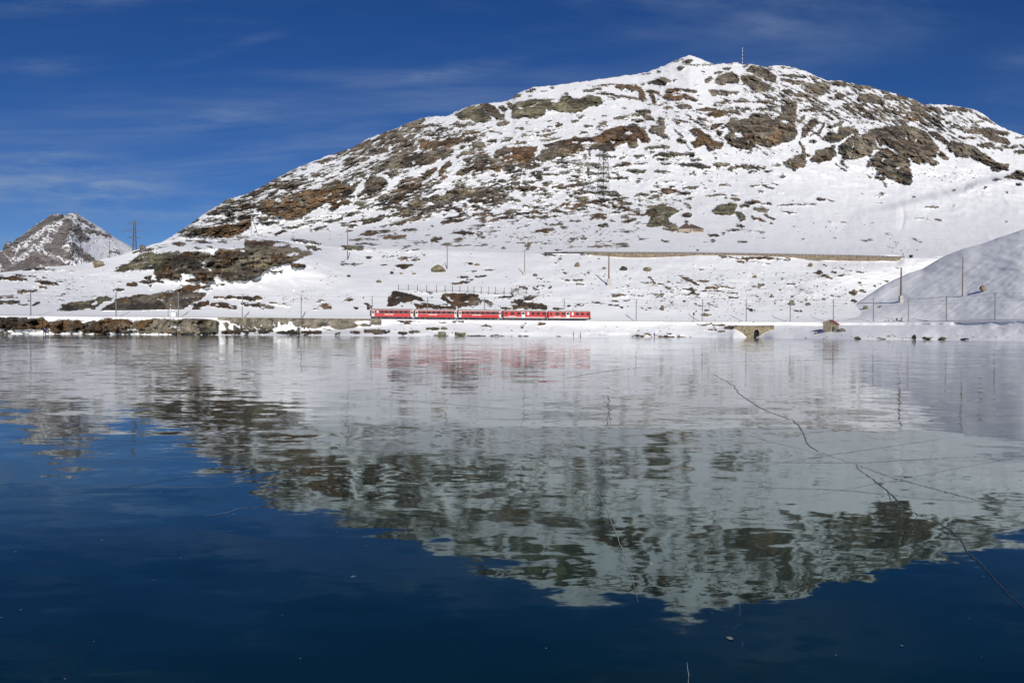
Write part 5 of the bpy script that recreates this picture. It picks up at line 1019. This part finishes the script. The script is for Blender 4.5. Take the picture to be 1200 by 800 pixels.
# ------------------------------------------------------------------ stone hut by the shore
hx, hY = 966.3, 262.0
g = at_line(971, 386.8, hY); g.z = ground_z(g.x, g.y); o = empty('stone_hut', g); tag(o, 'small stone hut with rusty red roof on the snowy shore', 'hut')
sH = hY / FPX; zoff = at_line(971, 387, hY).z - g.z
x0, x1 = -6.2 * sH, 8.6 * sH; dp = 5.2; He = zoff + 7.0 * sH; Hr = zoff + 12.0 * sH
hutw = mat('hut_stone', (.15, .13, .095), .9, 0, .35, 1.3, (.30, .26, .19)); xr = x0 + 8.2 * sH
m_ = MB(); pf = [(x0, -1.0), (x1, -1.0), (x1, He), (xr, Hr), (x0, He + 1.6 * sH)]
o.rotation_euler = (0, 0, math.radians(-30))
m_.add([(x, 0, z) for x, z in pf] + [(x, dp, z) for x, z in pf], [(0, 1, 2, 3, 4), (9, 8, 7, 6, 5), (0, 5, 6, 1), (1, 6, 7, 2), (2, 7, 8, 3), (3, 8, 9, 4), (4, 9, 5, 0)]); m_.build('wall', hutw, o)
hr = random.Random(4)
def gz(x): return He + (Hr - He) * (x1 - x) / (x1 - xr) if x > xr else He + 1.6 * sH + (Hr - He - 1.6 * sH) * (x - x0) / (xr - x0)
stone_face('stone', [(x0, -.02), (x1, -.02)], lambda d: -.8, lambda d: gz(x0 + d) - .12, hutw, o, .55, .33, .1, 12, skip=lambda d, z: (8.9 * sH < d < 12.6 * sH and z < zoff + 3.8 * sH) or (7.1 * sH < d < 8.7 * sH and zoff + 7.9 * sH < z < zoff + 10 * sH) or (7.0 * sH < d < 8.6 * sH and zoff + 2.0 * sH < z < zoff + 3.6 * sH))
rm = mat('rusty_roof', (.20, .05, .035), .75, 0, .35, .9); gm_ = mat('stone_slab_roof', (.25, .23, .19), .9, 0, .25, 1)
def roofplane(xa, za, xb, zb, mt, nm, seg=7):
    p_ = None
    for i in range(seg):
        t0, t1 = i / seg, (i + 1.12) / seg
        a = (xa + (xb - xa) * t0, za + (zb - za) * t0); b = (xa + (xb - xa) * min(t1, 1.06), za + (zb - za) * min(t1, 1.06)); q = MB(); d0 = .05 * (seg - i)
        q.add([(a[0] - .08, -.35, a[1] + .06), (b[0] - .08, -.35, b[1] + .02), (b[0] + 0, dp + .3, b[1] + .02), (a[0] + 0, dp + .3, a[1] + .06), (a[0] - .08, -.35, a[1] + .17), (b[0] - .08, -.35, b[1] + .15), (b[0] + 0, dp + .3, b[1] + .15), (a[0] + 0, dp + .3, a[1] + .17)], [(0, 3, 2, 1), (4, 5, 6, 7), (0, 1, 5, 4), (1, 2, 6, 5), (2, 3, 7, 6), (3, 0, 4, 7)])
        q.build(nm, mt, o)
roofplane(xr, Hr, x1 + .3, He - .1, rm, 'roof_sheet'); roofplane(xr, Hr, x0 - .3, He + 1.3 * sH, gm_, 'roof_slab', 5)
slab('window', x0 + 7.2 * sH, x0 + 8.4 * sH, -.06, .1, zoff + 8.1 * sH, zoff + 9.9 * sH, BLACK, o); slab('window', x0 + 7.1 * sH, x0 + 8.4 * sH, -.06, .1, zoff + 2.1 * sH, zoff + 3.4 * sH, mat('dark_red_shutter', (.12, .03, .025), .8), o)
d = slab('door', x0 + 9.9 * sH, x0 + 12.3 * sH, -.08, .1, zoff - 1.2, zoff + 3.9 * sH, DARK, o); slab('door_frame', x0 + 9.0 * sH, x0 + 9.8 * sH, -.14, .1, zoff - 1.2, zoff + 4.0 * sH, CONC, d)
g = at_line(962, 386.5, 261); g.z = ground_z(g.x, g.y) + .05; o = empty('tarpaulin_heap', g); tag(o, 'dark blue covered heap against the left side of the stone hut', 'tarpaulin')
m_ = MB(); sH2 = 261 / FPX; pts = [(-2.8, 0, -.5), (3.5, 0, -.5), (3.5, 1.4, -.5), (-2.8, 1.4, -.5), (-1.6, .1, 1.6 * sH2), (3.5, .1, 2.9 * sH2), (3.5, 1.3, 2.7 * sH2), (-1.5, 1.3, 1.5 * sH2)]
pts = [(x * sH2 * 1.3, y, z) for x, y, z in pts]; m_.add(pts, [(0, 3, 2, 1), (4, 5, 6, 7), (0, 1, 5, 4), (1, 2, 6, 5), (2, 3, 7, 6), (3, 0, 4, 7)]); m_.build('sheet', mat('blue_tarp', (.016, .02, .075), .6), o, bevel=.12)
m_ = MB(); m_.box(-1.9, -.9, -.2, .5, -.6, .25); m_.build('timber', WOOD, o, bevel=.05)
# ------------------------------------------------------------------ trackside things
p = rail_pt(204.6, 2.2); o = empty('trackside_cabinet', (p.x, p.y, RZ - .1)); tag(o, 'pale grey cabinet at the foot of a railway mast', 'cabinet')
m_ = MB(); m_.box(-.72, .72, -.4, .4, .1, 1.75); bd = m_.build('housing', LGREY, o, bevel=.03); slab('plinth', -.75, .75, -.43, .43, -.3, .1, CONC, o)
for s_ in (-1, 1): slab('door', -.36 + s_ * .35 - .32, -.36 + s_ * .35 + .32 + .36 * (s_ < 0) * 0, -.44, -.39, .2, 1.65, WHT, o)
slab('handle', .0, .06, -.48, -.43, .85, 1.05, DARK, o)
p = rail_pt(197, 3.2); o = empty('marker_post', (p.x, p.y, RZ - .1)); tag(o, 'thin short grey post just left of the pale trackside cabinet', 'post')
m_ = MB(); m_.bar((0, 0, -.3), (0, 0, 4.3), .1, .09); m_.build('post', STEEL, o); slab('cap', -.14, .14, -.14, .14, 4.3, 4.4, DSTEEL, o)
p = rail_pt(813, -2.6); o = empty('railway_signal', (p.x, p.y, RZ - .1)); tag(o, 'small black railway signal beside the track left of the stone bridge', 'signal')
m_ = MB(); m_.bar((0, 0, 0), (0, 0, 2.6), .08); m_.build('mast', STEEL, o); m_ = MB(); m_.box(-.32, .32, -.15, .15, 2.4, 3.4); hd = m_.build('signal_head', mat('signal_black', (.012, .012, .013), .5), o, bevel=.08)
for z in (2.65, 3.05): m_ = MB(); m_.bar((0, -.15, z), (0, -.26, z), .13, n=10); m_.build('lens_hood', DSTEEL, hd)
m_ = MB(); m_.bar((-.5, 0, .9), (.35, 0, .9), .05); m_.bar((-.4, 0, 0), (0, 0, .9), .04); m_.bar((.45, 0, 0), (0, 0, .9), .04); m_.build('bracket', STEEL, o)
for px, lab in ((672.3, 'left one of two short dark posts at the water edge below the train'), (680.5, 'right one of two short dark posts at the water edge below the train')):
    g = at_line(px, 394, 281.5); g.z = max(0, ground_z(g.x, g.y)); o = empty('mooring_post', g); tag(o, lab, 'post', 'posts at the shore below the train')
    m_ = MB(); m_.bar((0, 0, -1), (0, 0, 1.5), .13, .1); m_.build('post', WOOD, o); m_ = MB(); m_.box(-.15, .15, -.12, .12, 1.5, 1.58); m_.build('cap', DSTEEL, o)
# parked car at the end of the road wall
g = ground(1068.5, 302.0, ('mountain_terrain',)); o = empty('parked_car', g, math.radians(62)); tag(o, 'small dark car parked at the right end of the road wall', 'car')
cpnt = mat('dark_car_paint', (.02, .022, .03), .3)
m_ = MB(); pr = [(-2.0, .35), (2.0, .35), (2.05, .8), (1.1, .95), (.6, 1.42), (-1.2, 1.46), (-1.95, .95)]
m_.add([(x, -.85, z) for x, z in pr] + [(x, .85, z) for x, z in pr], [(i, (i + 1) % 7, 7 + (i + 1) % 7, 7 + i) for i in range(7)] + [tuple(range(7))[::-1], tuple(range(7, 14))]); m_.build('body', cpnt, o, bevel=.06)
for s_ in (-.87, .87): slab('window', -1.1, .65, s_ - .01, s_ + .01, 1.0, 1.35, GLASS, o)
slab('windscreen', .65, .95, -.7, .7, 1.02, 1.3, GLASS, o)
for sx in (-1.25, 1.25):
    for sy in (-.8, .62): m_ = MB(); m_.bar((sx, sy, .33), (sx, sy + .18, .33), .33, n=12); m_.build('wheel', DARK, o)
for s_ in (-.6, .6): slab('headlight', 2.0, 2.08, s_ - .15, s_ + .15, .6, .75, WHT, o)
# ------------------------------------------------------------------ people
def skinned(name, verts, edges, radii, mt, parent, root=0, sub=2):
    me = bpy.data.meshes.new(name); me.from_pydata(verts, edges, []); t = bpy.data.objects.new('tmp', me); COL.objects.link(t)
    md = t.modifiers.new('s', 'SKIN'); md.use_smooth_shade = True; sv = me.skin_vertices[0].data
    for i, r in enumerate(radii): sv[i].radius = (r, r) if not isinstance(r, tuple) else r
    sv[root].use_root = True
    sb = t.modifiers.new('u', 'SUBSURF'); sb.levels = sub; sb.render_levels = sub
    dg = bpy.context.evaluated_depsgraph_get(); m2 = bpy.data.meshes.new_from_object(t.evaluated_get(dg)); bpy.data.objects.remove(t)
    m2.materials.clear(); m2.materials.append(mt); m2.polygons.foreach_set('use_smooth', [True] * len(m2.polygons)); o = bpy.data.objects.new(name, m2); COL.objects.link(o); o.parent = parent; return o
SKIN_ = mat('skin', (.50, .31, .23), .6)
def person(loc, rz, label, jacket, trousers, hat, H=1.78, stride=.14, lean=0.0, arms=(.5, .3), group=None):
    o = empty('person', loc, rz); tag(o, label, 'person', group); k = H / 1.8
    J = lambda x, y, z: (x * k, (y - lean * max(0, z - .9)) * k, z * k)
    hipz = .93
    al, ar = arms
    V = [J(0, 0, .95), J(0, 0, 1.2), J(0, 0, 1.45), J(0, 0, 1.55), J(0, -.01, 1.66), J(0, -.01, 1.76), J(-.10, 0, .92), J(-.13, -stride, .5), J(-.15, -stride * .4, .08), J(-.15, -stride * .4 - .16, .04), J(.10, 0, .92), J(.13, stride * .4, .5), J(.15, stride, .08), J(.15, stride - .16, .04),
         J(-.19, 0, 1.44), J(-.26, .02, 1.17), J(-.26 - .1 * al, -.22 * al, .97), J(-.27 - .1 * al, -.26 * al, .88), J(.19, 0, 1.44), J(.26, .02, 1.17), J(.26 + .1 * ar, -.22 * ar, .97), J(.27 + .1 * ar, -.26 * ar, .88)]
    E = [(0, 1), (1, 2), (2, 3), (3, 4), (4, 5), (0, 6), (6, 7), (7, 8), (8, 9), (0, 10), (10, 11), (11, 12), (12, 13), (2, 14), (14, 15), (15, 16), (16, 17), (2, 18), (18, 19), (19, 20), (20, 21)]
    Rr = [.13, .12, .14, .055, .085, .07, .085, .06, .045, .035, .085, .06, .045, .035, .055, .045, .035, .028, .055, .045, .035, .028]
    skinned('body', V, E, [r * k for r in Rr], SKIN_, o)
    Vj = [V[0], V[1], V[2], V[3], V[14], V[15], V[16], V[18], V[19], V[20]]; skinned('jacket', Vj, [(0, 1), (1, 2), (2, 3), (2, 4), (4, 5), (5, 6), (2, 7), (7, 8), (8, 9)], [r * k for r in (.17, .165, .17, .075, .09, .075, .06, .09, .075, .06)], jacket, o)
    Vt = [V[0], V[6], V[7], V[8], V[10], V[11], V[12]]; skinned('trousers', Vt, [(0, 1), (1, 2), (2, 3), (0, 4), (4, 5), (5, 6)], [r * k for r in (.15, .11, .085, .07, .11, .085, .07)], trousers, o)
    for a, b in ((8, 9), (12, 13)): skinned('boot', [V[a], V[b]], [(0, 1)], [.065 * k, .055 * k], DARK, o, sub=1)
    hc = Vector(V[5]) + Vector((0, .01, .0)); bm = bmesh.new(); bmesh.ops.create_uvsphere(bm, u_segments=12, v_segments=8, radius=.115 * k); me = bpy.data.meshes.new('hat'); bm.to_mesh(me); bm.free()
    ho = link_mesh('hat', me, hat, o); ho.location = hc; ho.scale = (1, 1.05, .75)
    for s_ in (-.03, .03): bm = bmesh.new(); bmesh.ops.create_icosphere(bm, subdivisions=1, radius=.012 * k); me = bpy.data.meshes.new('eye'); bm.to_mesh(me); bm.free(); e = link_mesh('eye', me, DARK, o); e.location = Vector(V[4]) + Vector((s_, -.085 * k, .01))
    return o
NAVY = mat('navy_cloth', (.02, .022, .10), .8); NAVY2 = mat('dark_navy_cloth', (.015, .015, .035), .8); BLK = mat('black_cloth', (.012, .012, .014), .8); BLUEJ = mat('blue_cloth', (.08, .09, .42), .7); REDJ = mat('red_cloth', (.45, .06, .03), .7); PALEJ = mat('pale_cloth', (.6, .52, .5), .8); GRYC = mat('grey_cloth', (.14, .14, .15), .8)
X, Y = at_line(52, 392, 200).xy; person((X, Y, ice_z(Y)), math.radians(170), 'person in navy jacket standing on the ice at the left shore', NAVY, NAVY2, BLK, 2.0, .2, .05, (1.4, .9))
gp = at_line(766.8, 393, 279.5); person((gp.x, 279.5, max(0, ground_z(gp.x, 279.5))), math.radians(200), 'person in bright blue jacket at the shore among brown rocks', BLUEJ, BLK, NAVY, 1.75, .08, .1, (.4, .5))
for px, dy, lab, j, t_, hcol, Hh, ln in ((1041.8, 3.4, 'pale clothed walker on the line, leftmost of three', PALEJ, GRYC, mat('tan_hat', (.4, .3, .2), .8), 1.6, .1), (1050.8, 3.6, 'dark clothed walker upright between the other two walkers', NAVY2, BLK, WHT, 1.6, .0), (1056.4, 3.9, 'walker in orange red jacket bent forward, rightmost of three', REDJ, BLK, BLK, 1.55, .45)):
    p = rail_pt(px, dy); person((p.x, p.y, max(RZ - .1, ground_z(p.x, p.y))), math.radians(150 if ln < .3 else 120), lab, j, t_, hcol, Hh, .12, ln, (.6, .4), 'walkers beside the railway')
# ------------------------------------------------------------------ boulders
def rock_mat(name, c1, c2, c3):
    m = bpy.data.materials.new(name); m.use_nodes = True; t = m.node_tree; N = t.nodes; L = t.links; b = N['Principled BSDF']; b.inputs['Roughness'].default_value = .9; b.inputs['Specular IOR Level'].default_value = .2
    g = N.new('ShaderNodeTexCoord'); n = N.new('ShaderNodeTexNoise'); n.inputs['Scale'].default_value = 1.4; n.inputs['Detail'].default_value = 8; n.inputs['Roughness'].default_value = .7; L.new(g.outputs['Object'], n.inputs['Vector'])
    cr = N.new('ShaderNodeValToRGB'); L.new(n.outputs[0], cr.inputs[0]); e = cr.color_ramp.elements; e[0].position = .36; e[0].color = (*c1, 1); e[1].position = .66; e[1].color = (*c3, 1); q = e.new(.5); q.color = (*c2, 1)
    ge = N.new('ShaderNodeNewGeometry'); s = N.new('ShaderNodeSeparateXYZ'); L.new(ge.outputs['Normal'], s.inputs[0]); a = N.new('ShaderNodeMath'); a.operation = 'MULTIPLY_ADD'; L.new(n.outputs[0], a.inputs[0]); a.inputs[1].default_value = .5; L.new(s.outputs[2], a.inputs[2])
    r = N.new('ShaderNodeMapRange'); r.inputs[1].default_value = 1.14; r.inputs[2].default_value = 1.2; L.new(a.outputs[0], r.inputs[0]); mx = N.new('ShaderNodeMix'); mx.data_type = 'RGBA'; L.new(r.outputs[0], mx.inputs[0]); L.new(cr.outputs[0], mx.inputs[6]); mx.inputs[7].default_value = (.82, .83, .85, 1); L.new(mx.outputs[2], b.inputs['Base Color'])
    bp_ = N.new('ShaderNodeBump'); bp_.inputs['Distance'].default_value = .3; L.new(n.outputs[0], bp_.inputs['Height']); L.new(bp_.outputs[0], b.inputs['Normal']); return m
RM = {'l': rock_mat('mossy_boulder', (.06, .052, .035), (.15, .135, .08), (.27, .25, .16)), 't': rock_mat('tan_boulder', (.09, .06, .04), (.19, .15, .10), (.28, .23, .16)), 'g': rock_mat('grey_boulder', (.05, .045, .04), (.12, .11, .09), (.2, .18, .15)), 'd': rock_mat('dark_boulder', (.02, .018, .016), (.045, .04, .035), (.09, .08, .07))}
def rock_mesh(seed, sub=3):
    bm = bmesh.new(); bmesh.ops.create_icosphere(bm, subdivisions=sub, radius=1); r = random.Random(seed)
    pl = [(Vector((r.gauss(0, 1), r.gauss(0, 1), r.gauss(0, .8))).normalized(), r.uniform(.55, .85)) for _ in range(11)]
    for v in bm.verts:
        for n, d in pl:
            e = v.co.dot(n) - d
            if e > 0: v.co -= n * e * .92
        v.co *= 1 + .05 * math.sin(v.co.x * 7 + seed) * math.sin(v.co.y * 6 + v.co.z * 8)
    me = bpy.data.meshes.new('boulder'); bm.to_mesh(me); bm.free(); return me
BL = [(115.5,313,6,5.5,'t','big tan boulder on the snow ridge before the far peak'),(166.5,292.5,3.8,3.6,'g','squarish grey boulder on the skyline right of the pylon'),(513.8,318.5,8.2,5,'l','large mossy yellow-green boulder above the train, left of a pole'),(459,321,2.8,2,'d','dark round boulder left of the large mossy boulder'),
(444,331,3.4,2,'l','flat mossy boulder above the left end of the snow fence'),(408.5,324.5,2.2,1.6,'d','small dark boulder low on the snow left of the train'),(433,303.3,3.2,2,'d','dark boulder right of the thin pole by the pale ledge'),(551.5,310,3.2,1.6,'d','dark flat boulder left of a pale one under the terrace'),(560,311,3.6,1.7,'t','pale flat boulder right of a dark one under the terrace'),
(470.5,321,2.2,1.2,'t','small tan stone just right of the dark round boulder'),(485.5,321.5,2.4,1.3,'t','small tan stone between dark boulder and mossy boulder'),(590.5,291.8,3,1.8,'l','mossy rounded boulder on the snow terrace above the fence'),(677.5,312.5,3.2,3.2,'t','pointed tan boulder upper left of the pole on concrete'),(709,315.5,2.4,2,'t','small tan boulder just left of the pole on concrete'),
(731,316.5,4.8,2.8,'d','dark oval boulder right of the pole on concrete'),(759.5,317.5,5,3,'l','mossy boulder right of the dark oval boulder'),(627.5,323.5,3.4,2,'g','grey boulder right of the pole above the fence end'),(778,363.5,2.2,4,'t','narrow upright pale stone above the track'),(951,312.5,3.2,2.6,'t','tan boulder below the right half of the road wall'),
(930.5,357.5,3.6,3.6,'l','round mossy boulder behind the mast between bridge and hut'),(886,325.5,2.6,2.4,'t','tan boulder high on the stony slope left of centre stones'),(905.5,348.5,1.6,2.8,'t','narrow tan stone on the stony slope above the bridge'),(1015,362,3.4,2.6,'l','mossy boulder left of the walkers on the spur'),(1031,360.2,2.3,1.6,'t','low tan stone right of the mossy boulder on the spur'),
(1152.5,341.3,3.4,4.4,'t','upright tan boulder alone on the shaded spur'),(1002,344,3.6,3,'t','tan boulder in the gully at the edge of the spur'),(1012,342,3,2,'g','grey boulder in the gully just right of a tan one'),(1001.5,353.5,2.2,2,'d','dark boulder at the bottom of the gully'),(977.3,347.5,2.2,1.6,'l','mossy stone in line with the top of the mast behind the hut'),
(967,351.5,2.2,1.8,'g','grey stone left of the mast behind the hut'),(949,357.5,3,2.2,'g','grey boulder on the slope left of the hut mast'),(915.5,340.5,2.2,1.6,'t','small tan stone above the round mossy boulder'),(785,331,2,1.4,'g','small grey stone above the brown patches right of the pole'),
(545,279.5,1.2,1,'g','tiny grey stone on the upper terrace'),(562,277.0,2,1.8,'g','rounded grey stone on the snow below the slope rocks'),(640,286,2,1.4,'g','small grey stone near the start of the road'),(827.5,370,4.6,2.2,'l','long low mossy boulder just right of the first mast past the signal'),
(517.5,393.2,6.5,2.8,'l','long mossy boulder at the water edge under the middle carriage'),(538,393.0,7,3.2,'l','large mossy boulder at the water edge under the third carriage'),(521.5,386,4,2.2,'l','pale mossy boulder on the bank above the water edge'),(988,388.5,5,2.6,'g','low grey boulder at the right foot of the stone hut'),
(1071.5,397.5,2.2,3.4,'d','dark pointed boulder at the water edge below the walkers'),(1087,398.5,6,1.8,'l','long olive boulder at the right-hand water edge'),(1106,398.5,5,1.8,'l','olive boulder with a snow cap at the right-hand water edge'),(1034,397.8,4.6,1.1,'l','flat olive boulder at the water edge left of the dark one'),
(652,308.6,1.5,1,'g','tiny grey stone below the left end of the road wall'),(703,303.8,1.8,1.1,'t','small tan stone directly under the left end of the road wall'),(737,336.0,1.2,1.0,'d','tiny dark stone right of the concrete pole base')]
for i, (px, py, rx, rz_, k, lab) in enumerate(BL):
    g = ground(px, py) if py < 392 else None
    if g is None: u = float(unproj(px, 394)[0]); Yb = float(shoreY(px)) + .4; g = Vector((u * Yb, Yb, .2))
    me = rock_mesh(40 + i, 3 if rx > 4 else 2); o = link_mesh('boulder', me, RM[k]); sc = g.y / FPX
    o.location = g + Vector((0, .2, rz_ * sc * .55)); o.scale = (rx * sc * 1.15, max(rx, rz_) * sc * 1.0, rz_ * sc * 1.15); tag(o, lab, 'boulder', 'boulders on the snow')
# small loose stones, beyond counting
st = MB(); r = random.Random(5)
base = [[tuple(v.co) for v in m_.vertices] for m_ in [rock_mesh(200 + q, 1) for q in range(6)]]; fcs = [[tuple(p.vertices) for p in bpy.data.meshes[me_].polygons] for me_ in [bpy.data.meshes[-1].name]][0]
tmpm = rock_mesh(300, 1); fcs = [tuple(p.vertices) for p in tmpm.polygons]
AREAS = [(860, 345, 100, 30, 520), (960, 345, 45, 30, 200), (700, 325, 60, 22, 110), (620, 345, 40, 20, 110), (790, 345, 45, 25, 160), (690, 270, 60, 14, 160), (630, 278, 60, 12, 70), (1060, 290, 40, 12, 40), (960, 265, 80, 15, 50), (350, 352, 50, 12, 80), (60, 335, 60, 18, 90), (480, 300, 60, 16, 50), (380, 325, 30, 20, 25), (800, 388, 240, 4, 40), (560, 385, 120, 5, 40), (1080, 395, 120, 2, 60), (1090, 205, 60, 14, 60)]
for ax, ay, sx, sy, n in AREAS:
    for _ in range(n):
        px, py = r.gauss(ax, sx * .5), r.gauss(ay, sy * .5)
        if not (0 < px < 1200): continue
        g = ground(px, py)
        if g is None: continue
        s_ = g.y / FPX * abs(r.gauss(0, .55)) + .28 * g.y / FPX; s_ = min(s_, 1.6 * g.y / FPX); b = base[r.randrange(6)]; e = r.uniform(.5, .9); f_ = r.uniform(.9, 1.5)
        ca_, sa_ = math.cos(r.random() * 6), math.sin(r.random() * 6)
        st.add([(g.x + v[0] * s_ * f_, g.y + v[1] * s_, g.z + v[2] * s_ * e + s_ * .15) for v in b], fcs)
tag(st.build('scattered_stones', RM['g']), kind='stuff')
